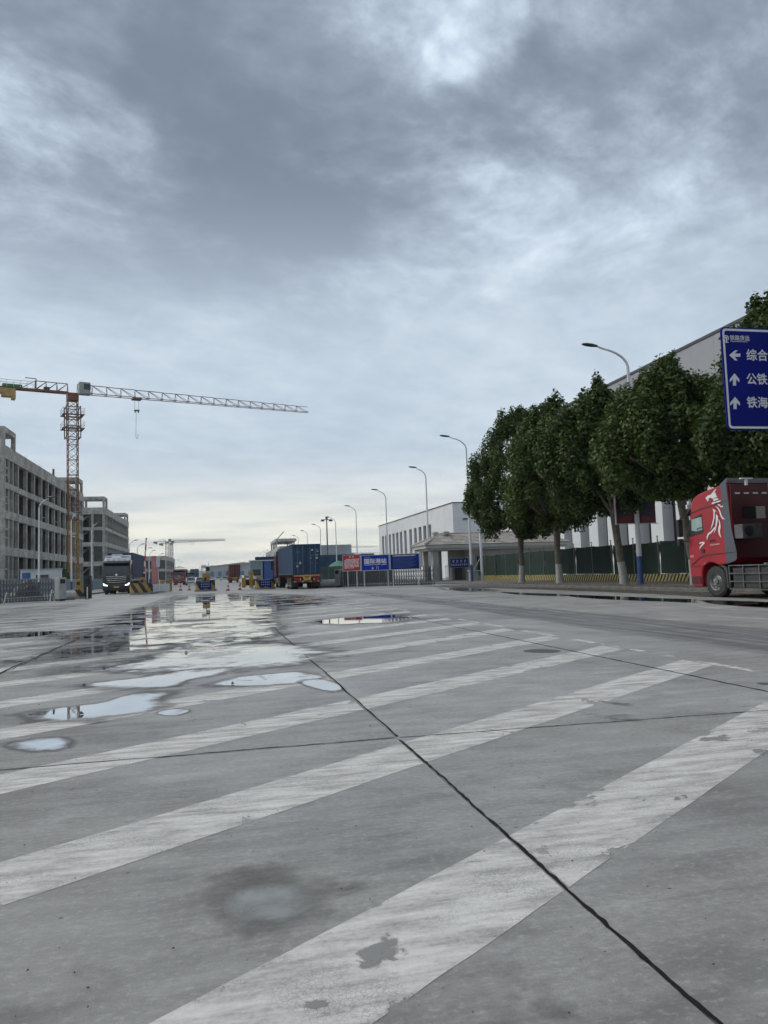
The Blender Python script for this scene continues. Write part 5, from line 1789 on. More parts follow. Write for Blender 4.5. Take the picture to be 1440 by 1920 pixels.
# ------------------------------------------------------------------ vehicles
def wheel_meshes():
    n = 28
    tw = .30
    prof = [(-tw / 2, .30), (-tw / 2, .46), (-tw / 2 + .05, .515), (tw / 2 - .05, .515), (tw / 2, .46), (tw / 2, .30)]
    vs, fs = [], []
    for x, r_ in prof:
        for k in range(n):
            a = 2 * math.pi * k / n
            vs.append((x, r_ * math.cos(a), r_ * math.sin(a)))
    for i in range(5):
        for k in range(n):
            fs.append((i * n + k, i * n + (k + 1) % n, (i + 1) * n + (k + 1) % n, (i + 1) * n + k))
    ty = MB().add(vs, fs)
    for k in range(n):                       # tread blocks
        a = 2 * math.pi * (k + .5) / n
        c, s = math.cos(a), math.sin(a)
        for xx in (-.08, .08):
            q = []
            for dr in (.505, .53):
                for dx in (-.05, .05):
                    for da in (-.06, .06):
                        q.append((xx + dx, dr * math.cos(a + da), dr * math.sin(a + da)))
            ty.add(q, [(0, 1, 3, 2), (4, 5, 7, 6), (0, 1, 5, 4), (2, 3, 7, 6), (0, 2, 6, 4), (1, 3, 7, 5)])
    rm = MB()
    for sgn in (-1, 1):
        rp_ = [(.15, .305), (.135, .285), (.06, .26), (.05, .20), (.09, .14), (.10, .11), (.16, .10), (.17, .06), (.17, .0)]
        vs, fs = [], []
        for x, r_ in rp_:
            for k in range(n):
                a = 2 * math.pi * k / n
                vs.append((sgn * x, r_ * math.cos(a), r_ * math.sin(a)))
        for i in range(len(rp_) - 1):
            for k in range(n):
                fs.append((i * n + k, i * n + (k + 1) % n, (i + 1) * n + (k + 1) % n, (i + 1) * n + k))
        rm.add(vs, fs)
        for k in range(10):
            a = 2 * math.pi * k / 10
            rm.tube([(sgn * .09, .155 * math.cos(a), .155 * math.sin(a)), (sgn * .125, .155 * math.cos(a), .155 * math.sin(a))], .017, 6)
    hl = MB()
    for sgn in (-1, 1):
        for k in range(10):
            a = 2 * math.pi * (k + .5) / 10
            hl.tube([(sgn * .058, .232 * math.cos(a), .232 * math.sin(a)), (sgn * .066, .232 * math.cos(a), .232 * math.sin(a))], .026, 8)
    return ty, rm, hl


WT, WR, WHL = wheel_meshes()
_wsrc = []


def wheel(parent, x, y, dual=False, r=.515):
    global _wsrc
    s = r / .515
    if not _wsrc:
        a = WT.build('tyre', 'rubber', None, smooth=35)
        b = WR.build('rim', 'rim_steel', None, smooth=35)
        c = WHL.build('hand_hole', 'black_plastic', None)
        _wsrc = [a, b, c]
        first = True
    for dx in ((0, .34) if dual else (0,)):
        w = bpy.data.objects.new('wheel', None)
        col.objects.link(w)
        w.parent = parent
        xx = x + (dx if x < 0 else -dx)
        w.location = (xx, y, r + .015)
        w.scale = (s * 1.0, s, s)
        for src, nm in zip(_wsrc, ('tyre', 'rim', 'hand_hole')):
            q_ = inst(src, nm, w, (0, 0, 0), (rnd.uniform(0, 6), 0, 0))
            if nm == 'hand_hole':
                q_['kind'] = 'stuff'


def container(label, loc, rz, m, L=12.19, Hh=2.75, cat_group='shipping containers', marks=True, detail=True, base=1.25, rodm='lock_rod'):
    """local +y is the front end, doors at y = 0"""
    W = 2.44
    t = thing('shipping_container', label, 'container', loc, rz, cat_group)
    z0, z1 = base, base + Hh
    # corrugated side sheets
    for sgn in (-1, 1):
        prof = []
        y = .16
        step = .07
        i = 0
        while y < L - .16:
            prof.append((sgn * (W / 2 - (.012 if (i % 4) in (0, 1) else .045)), y))
            y += .07
            i += 1
        n = len(prof)
        vs = [(x, yy, z0 + .14) for x, yy in prof] + [(x, yy, z1 - .08) for x, yy in prof]
        MB().add(vs, [(k, k + 1, k + 1 + n, k + n) for k in range(n - 1)]).build('side_sheet', m, t, fix=False)
    f = MB()
    for sx in (-1, 1):
        for yy in (.08, L - .08):
            f.bb(sx * W / 2, sx * (W / 2 - .14), yy - .08, yy + .08, z0, z1)
        f.bb(sx * W / 2, sx * (W / 2 - .1), .16, L - .16, z0, z0 + .14)
        f.bb(sx * W / 2, sx * (W / 2 - .08), .16, L - .16, z1 - .08, z1)
    for yy in (.06, L - .06):
        f.bb(-W / 2 + .14, W / 2 - .14, yy - .05, yy + .05, z0, z0 + .14)
        f.bb(-W / 2 + .14, W / 2 - .14, yy - .05, yy + .05, z1 - .12, z1)
    f.build('frame', m, t)
    rfp = []
    y, i = .16, 0
    while y < L - .16:
        rfp.append((y, z1 - (.012 if (i % 4) in (0, 1) else .035)))
        y += .105
        i += 1
    n = len(rfp)
    MB().add([(-W / 2 + .08, a, b) for a, b in rfp] + [(W / 2 - .08, a, b) for a, b in rfp], [(k, k + 1, k + 1 + n, k + n) for k in range(n - 1)]).build('roof_sheet', m, t, fix=False)
    MB().bb(-W / 2 + .14, W / 2 - .14, L - .10, L - .07, z0 + .14, z1 - .12).build('front_wall', m, t)
    for sx in (-1, 1):
        d = MB()
        xa, xb = sorted((sx * .012, sx * (W / 2 - .15)))
        # horizontal ribs pressed into the leaf
        nr = 5
        hz = (z1 - .13 - z0 - .15) / nr
        for q in range(nr):
            za = z0 + .15 + q * hz
            d.bb(xa, xb, .06, .085, za, za + hz * .72)
            d.bb(xa, xb, .082, .1, za + hz * .72, za + hz)
        dr = d.build('door', m, t)
        if detail:
            for xr in (.32, .78):
                MB().tube([(sx * xr, .035, z0 + .06), (sx * xr, .035, z1 - .05)], .02, 8).build('lock_rod', rodm, dr)
                MB().bb(sx * xr - .03, sx * xr + .24 * sx, .0, .02, z0 + .95, z0 + .99).build('handle', rodm, dr)
    if detail:
        for sx in (-1, 1):
            for z in (z0, z1 - .118):
                for yy in (0, L - .178):
                    MB().bb(sx * (W / 2 + .004), sx * (W / 2 - .16), yy - .004, yy + .17, z - .003, z + .121).build('corner_casting', m, t)
    if marks:
        for (x, z, w_, h_) in ((.52, z1 - .52, .16, .11), (.98, z1 - .52, .3, .07), (.98, z1 - .66, .2, .05), (.45, z1 - .98, .30, .05), (.92, z1 - .96, .22, .14), (.36, z1 - 1.22, .14, .06), (.9, z1 - 1.22, .18, .12),
                               (-.72, z1 - .66, .28, .06), (-.56, z1 - 1.62, .13, .20), (-.80, z1 - 1.9, .16, .14)):
            MB().bb(x - w_ / 2, x + w_ / 2, .052, .058, z - h_ / 2, z + h_ / 2).build('marking', 'lock_rod' if w_ > .2 else 'sign_white', t)
    return t


def chassis_trailer(label, loc, rz, L=12.3, detail=True):
    """skeletal trailer: rear at y = 0, +y forward"""
    t = thing('container_trailer', label, 'trailer', loc, rz)
    for sx in (-1, 1):
        MB().bb(sx * .5, sx * .38, .1, L, .85, 1.22).build('frame_rail', 'chassis', t)
    for yy in (.12, 3.0, 6.0, 9.0, L - .3):
        MB().bb(-1.22, 1.22, yy - .08, yy + .08, 1.05, 1.235).build('cross_beam', 'trailer_red', t)
    for i, yy in enumerate((1.7, 3.0, 4.3)):
        for sx in (-1, 1):
            wheel(t, sx * 1.08, yy, dual=True, r=.50)
        MB().tube([(-1, yy, .51), (1, yy, .51)], .07, 8).build('axle', 'chassis', t)
    rb = MB().bb(-1.22, 1.22, -.06, .06, .60, .72).build('rear_bumper', 'trailer_red', t)
    for x in (-.55, .55):
        MB().bb(x - .06, x + .06, -.04, .08, .722, 1.05).build('bumper_bracket', 'trailer_red', t)
    for i in range(7):
        MB().bb(-1.15 + i * .34, -1.15 + i * .34 + .16, -.07, -.062, .63, .69).build('reflector', 'sign_white' if i % 2 == 0 else 'tail_red', rb)
    tb = MB().bb(-1.25, 1.25, -.05, .04, 1.06, 1.24).build('tail_board', 'trailer_red', t)
    for xa, xb, m in ((-1.15, -.62, 'reflector_orange'), (-.60, .55, 'reflector_yellow'), (.58, 1.12, 'reflector_orange')):
        MB().bb(xa, xb, -.062, -.052, 1.08, 1.22).build('reflector_strip', m, tb)
    for sx in (-1, 1):
        MB().bb(sx * .62, sx * 1.1, -.03, .06, .78, .96).build('tail_light', 'tail_red', t)
        MB().bb(sx * 1.28, sx * .62, 1.0, 1.03, .2, .95).build('mud_flap', 'black_plastic', t)
        MB().bb(sx * .56, sx * .62, -.06, -.02, .75, .92).build('marker_lamp', 'sign_white', t)
    MB().bb(-.32, .30, -.03, .0, .76, 1.0).build('licence_plate', 'plate_yellow', t)
    MB().bb(-.34, -.22, -.04, -.032, .96, 1.04).bb(.18, .32, -.04, -.032, .96, 1.04).build('plate_lamp', 'sign_white', t)
    return t


def cab_over_truck(label, loc, rz, paint='cab_black', visor='cab_white', lit=False, grille='chrome', detail=True, fairing=True, group=None):
    """tractor, front at y = 0 facing +y; body runs to negative y"""
    t = thing('tractor_truck', label, 'truck', loc, rz, group)
    W = 2.48
    prof = [(-.06, .78), (0.0, 1.0), (.0, 1.72), (-.05, 1.95), (-.32, 2.98), (-.40, 3.12), (-.55, 3.22), (-2.2, 3.30), (-2.2, .98), (-1.95, .98), (-1.85, 1.12), (-1.25, 1.28), (-.68, 1.12), (-.58, .78)]
    MB().prism(prof, -W / 2, W / 2, 'x').build('cab', paint, t, bevel=.06)
    if fairing:
        fp = [(-.42, 3.18), (-.60, 3.42), (-1.2, 3.72), (-2.18, 3.78), (-2.18, 3.28)]
        MB().prism(fp, -W / 2 + .10, W / 2 - .10, 'x').build('roof_fairing', visor, t, bevel=.05)
    # windscreen
    ws = MB().add([(-1.10, .012 - .06, 2.02), (1.10, .012 - .06, 2.02), (1.02, .012 - .285, 2.86), (-1.02, .012 - .285, 2.86), (-1.10, -.10, 2.02), (1.10, -.10, 2.02), (1.02, -.33, 2.86), (-1.02, -.33, 2.86)],
                  [(0, 1, 2, 3), (7, 6, 5, 4), (0, 1, 5, 4), (1, 2, 6, 5), (2, 3, 7, 6), (3, 0, 4, 7)]).build('windscreen', 'vehicle_glass', t)
    for x in (-.5, .35):
        MB().bar((x, -.02, 2.0), (x + .5, -.10, 2.28), .025).build('wiper', 'black_plastic', ws)
    MB().prism([(.22, 2.95), (.26, 3.0), (-.36, 3.18), (-.34, 3.10)], -W / 2 + .08, W / 2 - .08, 'x').build('sun_visor', 'black_plastic' if paint != 'cab_red' else 'cab_red_dull_shade', t)
    # grille
    MB().bb(-.98, .98, .0, .03, 1.02, 1.78).build('grille_panel', 'black_plastic', t)
    for i, z in enumerate((1.12, 1.32, 1.50, 1.66)):
        hw = .92 - .05 * i * 0 - (.10 if i == 0 else 0)
        b = MB()
        n = 8
        vs = []
        for k in range(n + 1):
            x = -hw + 2 * hw * k / n
            zz = z + .06 * abs(x / hw) ** 1.5 + .0
            vs += [(x, .035, zz - .02), (x, .035, zz + .02), (x, .055, zz + .02), (x, .055, zz - .02)]
        fs = [(k * 4 + q, k * 4 + (q + 1) % 4, (k + 1) * 4 + (q + 1) % 4, (k + 1) * 4 + q) for k in range(n) for q in range(4)]
        b.add(vs, fs).build('grille_bar', grille, t)
    MB().tube([(0, .035, 1.86), (0, .06, 1.86)], .11, 12).build('badge', 'chrome', t)
    # bumper
    MB().prism([(.07, .36), (.12, .5), (.12, .82), (.02, 1.0), (-.5, 1.0), (-.55, .36)], -W / 2 - .01, W / 2 + .01, 'x').build('bumper', paint, t, bevel=.05)
    MB().bb(-.75, .75, .10, .128, .42, .62).build('bumper_intake', 'black_plastic', t)
    MB().bb(-.24, .24, .13, .145, .62, .76).build('licence_plate', 'plate_yellow', t)
    for sx in (-1, 1):
        hm = 'headlight_lit' if lit else 'pale_glass'
        MB().add([(sx * .78, .13, .80), (sx * 1.12, .11, .84), (sx * 1.22, .06, 1.05), (sx * 1.10, .09, 1.06), (sx * 1.05, .11, .95), (sx * .80, .13, .90),
                  (sx * .78, .02, .80), (sx * 1.12, .02, .84), (sx * 1.22, .0, 1.05), (sx * 1.10, .0, 1.06), (sx * 1.05, .0, .95), (sx * .80, .0, .90)],
                 [(0, 1, 2, 3, 4, 5), (6, 7, 8, 9, 10, 11)] + [(i, (i + 1) % 6, (i + 1) % 6 + 6, i + 6) for i in range(6)]).build('headlight', hm, t)
        # mirrors
        mr = MB().box((sx * 1.46, -.02, 2.45), (.20, .14, .62)).box((sx * 1.46, .0, 1.98), (.20, .14, .24)).build('mirror', 'black_plastic', t, bevel=.03)
        MB().bar((sx * 1.24, -.2, 2.85), (sx * 1.46, -.02, 2.80), .04).bar((sx * 1.24, -.2, 2.0), (sx * 1.46, -.02, 2.0), .04).build('mirror_arm', 'black_plastic', mr)
        dg = MB().add([(sx * (W / 2 + .004), -.30, 2.05), (sx * (W / 2 + .004), -1.15, 2.0), (sx * (W / 2 + .004), -1.15, 2.82), (sx * (W / 2 + .004), -.46, 2.84)], [(0, 1, 2, 3)]).build('side_window', 'vehicle_glass', t)
        wheel(t, sx * 1.05, -1.25)
        wheel(t, sx * 1.05, -4.3, dual=True)
        MB().bb(sx * .44, sx * .34, -6.2, -.6, .72, .98).build('frame_rail', 'chassis', t)
        MB().bb(sx * .75, sx * 1.22, -3.5, -2.3, .45, .98).build('fuel_tank', 'rail_grey', t, bevel=.06)
        MB().bb(sx * .82, sx * 1.2, -.52, -.2, .30, .36).build('step', 'black_plastic', t)
    if detail:
        for x in (-.75, -.25, .25, .75):
            MB().bb(x - .12, x + .12, -.40, -.30, 3.24, 3.36).build('marker_lamp', 'sign_white', t)
        MB().bb(-.5, .5, -.85, -.70, 3.66, 3.86).build('roof_box', 'cab_white', t, bevel=.03)
        MB().bb(-1.1, -.35, -.95, -.80, 3.58, 3.68).bb(.55, 1.1, -.95, -.80, 3.58, 3.72).build('air_deflector', 'cab_white', t)
    return t


# dark truck coming out of the left lane (its headlights are on)
cab_over_truck('dark oncoming truck with lit headlights and chrome grille bars', (-9.45, 77.5, -.0), R(180), 'cab_black', 'cab_white', lit=True)
container('dark navy shipping container on the dark oncoming truck', (-9.45, 93.5, 0), R(180), 'container_navy', L=12.6, Hh=2.62, marks=False, detail=False, base=1.42)
chassis_trailer('trailer under the dark navy container', (-9.45, 93.6, 0), R(180))
# blue container truck seen from behind
container('dark blue shipping container with closed doors, seen from behind', (7.55, 66.6, 0), R(1.5), 'container_blue', L=12.19, Hh=2.62, marks=True, base=1.26)
chassis_trailer('red skeletal trailer under the dark blue container', (7.55, 66.5, 0), R(1.5))
cab_over_truck('red-cabbed truck hidden ahead of the dark blue container', (7.1, 82.6, 0), R(1.5), 'cab_red_dull_shade', 'cab_red_dull_shade', detail=False)
# brown container truck further off
container('rust-brown shipping container further down the road', (3.75, 174, 0), 0, 'container_red', L=12.19, Hh=2.7, marks=False, base=1.3)
chassis_trailer('trailer under the rust-brown container', (3.75, 174, 0), 0)
cab_over_truck('truck pulling the rust-brown container', (3.75, 190, 0), 0, 'cab_red_dull_shade', 'cab_red_dull_shade', detail=False)
# oncoming red truck
cab_over_truck('distant red truck coming towards the camera', (-7.9, 168, 0), R(180), 'cab_red', 'cab_red_dull_shade', detail=True, fairing=False)
container('dark closed box behind the distant red truck', (-7.9, 183, 0), R(180), 'container_navy', L=12, Hh=2.1, marks=False, detail=False, base=1.25)
# far blue container truck
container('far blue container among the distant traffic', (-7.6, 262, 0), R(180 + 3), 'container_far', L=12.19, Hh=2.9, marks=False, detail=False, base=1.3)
cab_over_truck('truck carrying the far blue container', (-7.8, 248, 0), R(183), 'container_far' if 0 else 'cab_grey', 'cab_grey', detail=False, fairing=False)


def car(label, loc, rz, paint, lit=False):
    t = thing('car', label, 'car', loc, rz, 'cars on the road')
    W = 1.78
    prof = [(2.2, .35), (2.25, .62), (2.1, .80), (1.2, .92), (.55, 1.42), (-.9, 1.46), (-1.7, 1.02), (-2.15, .95), (-2.25, .6), (-2.2, .35)]
    MB().prism(prof, -W / 2, W / 2, 'x').build('body', paint, t, bevel=.07)
    MB().add([(-.72, 1.20, .95), (.72, 1.20, .95), (.62, .60, 1.40), (-.62, .60, 1.40)], [(0, 1, 2, 3)]).build('windscreen', 'vehicle_glass', t, (0, .02, .012), fix=False)
    MB().add([(-.70, -1.66, 1.05), (.70, -1.66, 1.05), (.62, -.96, 1.43), (-.62, -.96, 1.43)], [(0, 3, 2, 1)]).build('rear_window', 'vehicle_glass', t, (0, -.02, .012), fix=False)
    for sx in (-1, 1):
        MB().add([(sx * .9, .95, .95), (sx * .9, .5, 1.36), (sx * .9, -.85, 1.40), (sx * .9, -1.45, 1.02)], [(0, 1, 2, 3)]).build('side_window', 'vehicle_glass', t, fix=False)
        MB().bb(sx * .5, sx * .85, 2.16, 2.27, .62, .78).build('headlight', 'headlight_lit' if lit else 'pale_glass', t)
        MB().bb(sx * .5, sx * .85, -2.28, -2.2, .68, .86).build('tail_light', 'tail_red', t)
        for yy in (1.35, -1.35):
            wheel(t, sx * .80, yy, r=.33)
    MB().bb(-.3, .3, 2.25, 2.28, .45, .56).build('licence_plate', 'hut_blue', t)
    return t


car('white car just behind the right island, left of the brown container', (4.3, 118, 0), R(8), 'car_white')
car('silver car coming towards the camera left of the middle island', (-4.9, 150, 0), R(180), 'car_silver')
car('white car with lit headlamps directly left of the middle console', (-2.9, 140, 0), R(178), 'car_white', lit=True)
car('small red car far down the left lane', (-6.0, 205, 0), R(180), 'car_red')
rf = random.Random(21)
for i in range(9):
    x = 1 + i * 2.9
    car(['far row car, first from the left, under the hills', 'far row car, second from the left', 'far row car, third from the left', 'far row car, fourth from the left', 'far row car, fifth from the left', 'far row car, sixth from the left',
         'far row car, seventh from the left', 'far row car, eighth from the left', 'far row car, last on the right'][i], (x - 1, 330 + rf.uniform(-4, 4), 0), R(90 + rf.uniform(-12, 12)), ['car_white', 'car_silver', 'car_red', 'cab_grey'][i % 4])

# ------------------------------------------------------------------ parked red truck on the right
TK = thing('parked_red_truck', 'red truck parked at the kerb with a white dragon painted on its cab', 'truck', (17.55, 24.43, 0), R(4.0))
def tz(zx, zy):                                # outline traced in side view
    return (-(zx - 60) * .0033, (1845 - zy) * .00222)
W2 = 1.25
out = [(90, 1690), (62, 1480), (58, 1330), (56, 1150), (62, 1060), (80, 890), (120, 520), (150, 360), (168, 318), (230, 262), (300, 232), (400, 203), (500, 180), (612, 160), (690, 150), (720, 800), (728, 1000), (728, 1210), (640, 1335), (560, 1350), (505, 1362),
       (455, 1330), (390, 1312), (320, 1325), (268, 1372), (244, 1450), (238, 1690)]
MB().prism([tz(*p) for p in out], -W2, W2, 'x').build('cab', 'cab_red', TK, bevel=.05)
XS = -W2 - .006


def side(pts, name, m, d=0.0, parent=None):
    q = [tz(*p) for p in pts]
    return MB().prism(q, XS - d - .004, XS - d, 'x').build(name, m, parent or TK)


side([(610, 150), (690, 110), (722, 800), (775, 1180), (772, 1270), (735, 1305), (620, 1342), (612, 900)], 'side_fairing', 'cab_grey')
MB().prism([tz(*p) for p in [(560, 162), (600, 128), (690, 62), (690, 150)]], -W2 + .05, W2 - .05, 'x').build('roof_spoiler', 'cab_grey', TK, bevel=.02)
dw = side([(98, 640), (300, 556), (308, 850), (92, 905)], 'door_window_frame', 'black_plastic')
side([(140, 628), (300, 604), (303, 806), (200, 822), (132, 800)], 'door_window', 'pale_glass', .006)
side([(215, 800), (230, 770), (300, 765), (300, 778), (238, 784), (228, 806)], 'steering_wheel', 'black_plastic', .012)
side([(120, 525), (300, 478), (690, 402), (690, 410), (300, 490), (120, 537)], 'panel_gap', 'black_plastic', .008)
side([(95, 1345), (250, 1215), (420, 1186), (772, 1168), (772, 1180), (420, 1198), (255, 1228), (105, 1355)], 'panel_gap', 'black_plastic', .008)
side([(70, 1370), (240, 1365), (240, 1376), (72, 1382)], 'panel_gap', 'black_plastic', .004)
side([(80, 1530), (235, 1525), (235, 1640), (86, 1650)], 'step_well', 'cab_red_dull_shade', .004)
side([(400, 972), (478, 968), (480, 1000), (402, 1004)], 'door_handle', 'cab_red_dull_shade', .01)
side([(405, 1035), (545, 1028), (545, 1050), (405, 1060)], 'lettering_strip', 'pink_paint', .004)
side([(82, 1190), (140, 1188), (138, 1225), (84, 1230)], 'emblem', 'pink_paint', .004)
q = tz(290, 1132)
MB().tube([(XS - .02, q[0], q[1]), (XS, q[0], q[1])], .075, 14).build('fuel_cap', 'black_plastic', TK)
# dragon decal
DR = [[(378, 322), (420, 290), (470, 278), (498, 250), (520, 225), (553, 205), (535, 240), (520, 262), (548, 268), (530, 282), (556, 300), (538, 304), (562, 330), (525, 338), (500, 345), (485, 352), (470, 330), (440, 330), (425, 345), (432, 372), (410, 378), (402, 352), (385, 345), (392, 330)],
      [(500, 352), (540, 346), (582, 362), (560, 366), (575, 376), (530, 380), (510, 392), (495, 380)],
      [(470, 412), (500, 398), (530, 402), (560, 392), (608, 388), (600, 406), (560, 416), (520, 420), (490, 432), (470, 430)],
      [(560, 440), (592, 452), (602, 478), (634, 470), (625, 496), (598, 494), (580, 470), (556, 456)],
      [(520, 462), (560, 490), (586, 540), (600, 600), (612, 640), (648, 682), (610, 672), (588, 630), (572, 560), (548, 500)],
      [(480, 500), (505, 515), (530, 545), (540, 572), (518, 540), (505, 560), (500, 640), (470, 740), (425, 818), (440, 770), (480, 650), (488, 560)],
      [(520, 580), (550, 625), (548, 660), (528, 740), (505, 820), (470, 880), (500, 780), (515, 680)],
      [(496, 770), (490, 810), (440, 865), (395, 890), (378, 925), (362, 970), (360, 920), (380, 870), (430, 840)],
      [(552, 662), (574, 710), (578, 790), (562, 850), (566, 900), (578, 955), (548, 910), (535, 850), (545, 790), (560, 740)],
      [(245, 998), (300, 990), (326, 996), (320, 1022), (285, 1052), (255, 1080), (232, 1112), (248, 1060), (280, 1030), (300, 1010), (262, 1018), (240, 1020)]]
for pl in DR:
    q = [tz(*p) for p in pl]
    MB().add([(XS - .0105, u, z) for u, z in q], [tuple(range(len(q)))]).build('dragon_decal', 'decal_white', TK, fix=False)
# front: visor, mirror, screen
MB().prism([tz(*p) for p in [(95, 455), (60, 540), (52, 560), (110, 500), (130, 470)]], -W2 - .02, W2 + .02, 'x').build('sun_visor', 'black_plastic', TK)
MB().add([(-1.1, .012 + tz(82, 880)[0], tz(82, 880)[1]), (1.1, .012 + tz(82, 880)[0], tz(82, 880)[1]), (1.05, .012 + tz(120, 540)[0], tz(120, 540)[1]), (-1.05, .012 + tz(120, 540)[0], tz(120, 540)[1])], [(0, 1, 2, 3)]).build('windscreen', 'vehicle_glass', TK, fix=False)
for sx in (-1, 1):
    mr = MB().box((sx * 1.45, .16, 2.42), (.2, .13, .62)).box((sx * 1.45, .17, 1.92), (.2, .13, .25)).build('mirror', 'black_plastic', TK, bevel=.03)
    MB().bar((sx * 1.22, -.1, 2.85), (sx * 1.45, .14, 2.75), .045).bar((sx * 1.22, -.05, 1.95), (sx * 1.45, .14, 1.95), .045).build('mirror_arm', 'black_plastic', mr)
MB().bb(-1.2, -1.0, .0, .08, 3.10, 3.25).build('marker_lamp', 'sign_white', TK)
# back wall: rear window, roof lamp bar, parking air conditioner; wall and unit coloured dark for tree shade
yb = tz(722, 0)[0] - .02
MB().bb(-1.22, 1.22, yb - .01, yb + .015, 1.3, 3.72).build('back_wall', 'cab_red_dull_shade', TK)
MB().bb(-.80, .10, yb - .03, yb - .012, 2.58, 2.98).build('rear_window', 'vehicle_glass', TK)
acu = MB().bb(-1.2, -.42, yb - .42, yb - .03, 1.92, 2.38).build('cooling_unit', 'block_wall' if 0 else 'rail_grey', TK, bevel=.02)
MB().tube([(-.95, yb - .445, 2.15), (-.95, yb - .425, 2.15)], .17, 16).build('fan_grille', 'black_plastic', acu)
for i in range(6):
    MB().bb(-1.05 + i * .36, -1.05 + i * .36 + .2, yb - .02, yb - .012, 3.40, 3.45).build('reflector_strip', 'sign_white', TK)
MB().bb(-1.0, -.55, yb - .3, yb - .2, 3.86, 3.90).bb(-.82, -.74, yb - .28, yb - .22, 3.66, 3.86).build('roof_beacon', 'sign_white', TK)
# running gear
for sx in (-1, 1):
    wheel(TK, sx * 1.06, tz(432, 0)[0])
    wheel(TK, sx * 1.06, -5.6, dual=True)
    wheel(TK, sx * 1.06, -6.95, dual=True)
    MB().bb(sx * .45, sx * .35, -8.2, -.4, .74, 1.02).build('frame_rail', 'chassis', TK)
    MB().prism([tz(*p) for p in [(505, 1370), (560, 1400), (590, 1480), (600, 1700), (620, 1700), (612, 1400), (560, 1360)]], sx * 1.22, sx * .75, 'x').build('mudguard', 'chassis', TK)
    sgd = MB().bb(sx * .70, sx * 1.12, -4.85, -1.95, .32, .98).build('side_tank', 'chassis', TK, bevel=.05)
    gr = MB()
    for z in (.27, .52, .78, 1.04):
        gr.bb(sx * 1.16, sx * 1.20, -4.95, -1.85, z, z + .035)
    for yy in (-1.87, -2.5, -3.2, -3.9, -4.6, -4.93):
        gr.bb(sx * 1.155, sx * 1.195, yy - .018, yy + .018, .27, 1.07)
    gr.build('side_guard', 'rail_grey', TK)
    MB().bb(sx * 1.10, sx * 1.145, -4.8, -2.0, .34, .98).build('side_panel', 'chassis', TK)  # near-black colour stands in for the shade behind the cab
MB().bb(-.9, .9, -6.9, -5.6, 1.03, 1.14).build('fifth_wheel', 'chassis', TK)
MB().bb(-.35, -.28, -2.6, -2.5, 1.05, 1.12).build('work_lamp', 'sign_white', TK)
# its semi-trailer
TR = thing('stake_trailer', 'dark red high-sided trailer behind the parked red truck, cut by the edge', 'trailer', TK.location, R(4.0))
MB().bb(-1.24, 1.24, -13.5, -3.9, 1.25, 3.55).build('box_body', 'cab_red_dull_shade', TR)
for yy in [-3.95 - i * .8 for i in range(12)]:
    MB().bb(-1.285, -1.245, yy - .05, yy + .05, 1.25, 3.55).build('stake', 'cab_red_dull_shade', TR)
for i, z in enumerate((2.0, 2.5, 2.8, 3.2, 3.42)):
    MB().bb(-1.22, -1.14, -3.88, -3.86, z, z + .06).build('marker_lamp', 'sign_white', TR)
for yy in (-10.2, -11.5, -12.8):
    for sx in (-1, 1):
        wheel(TR, sx * 1.05, yy, dual=True)
MB().bb(-.5, .5, -13.4, -5.0, 1.16, 1.248).build('frame_rail', 'chassis', TR)

# drop the wheel prototypes
for o in _wsrc:
    bpy.data.objects.remove(o)

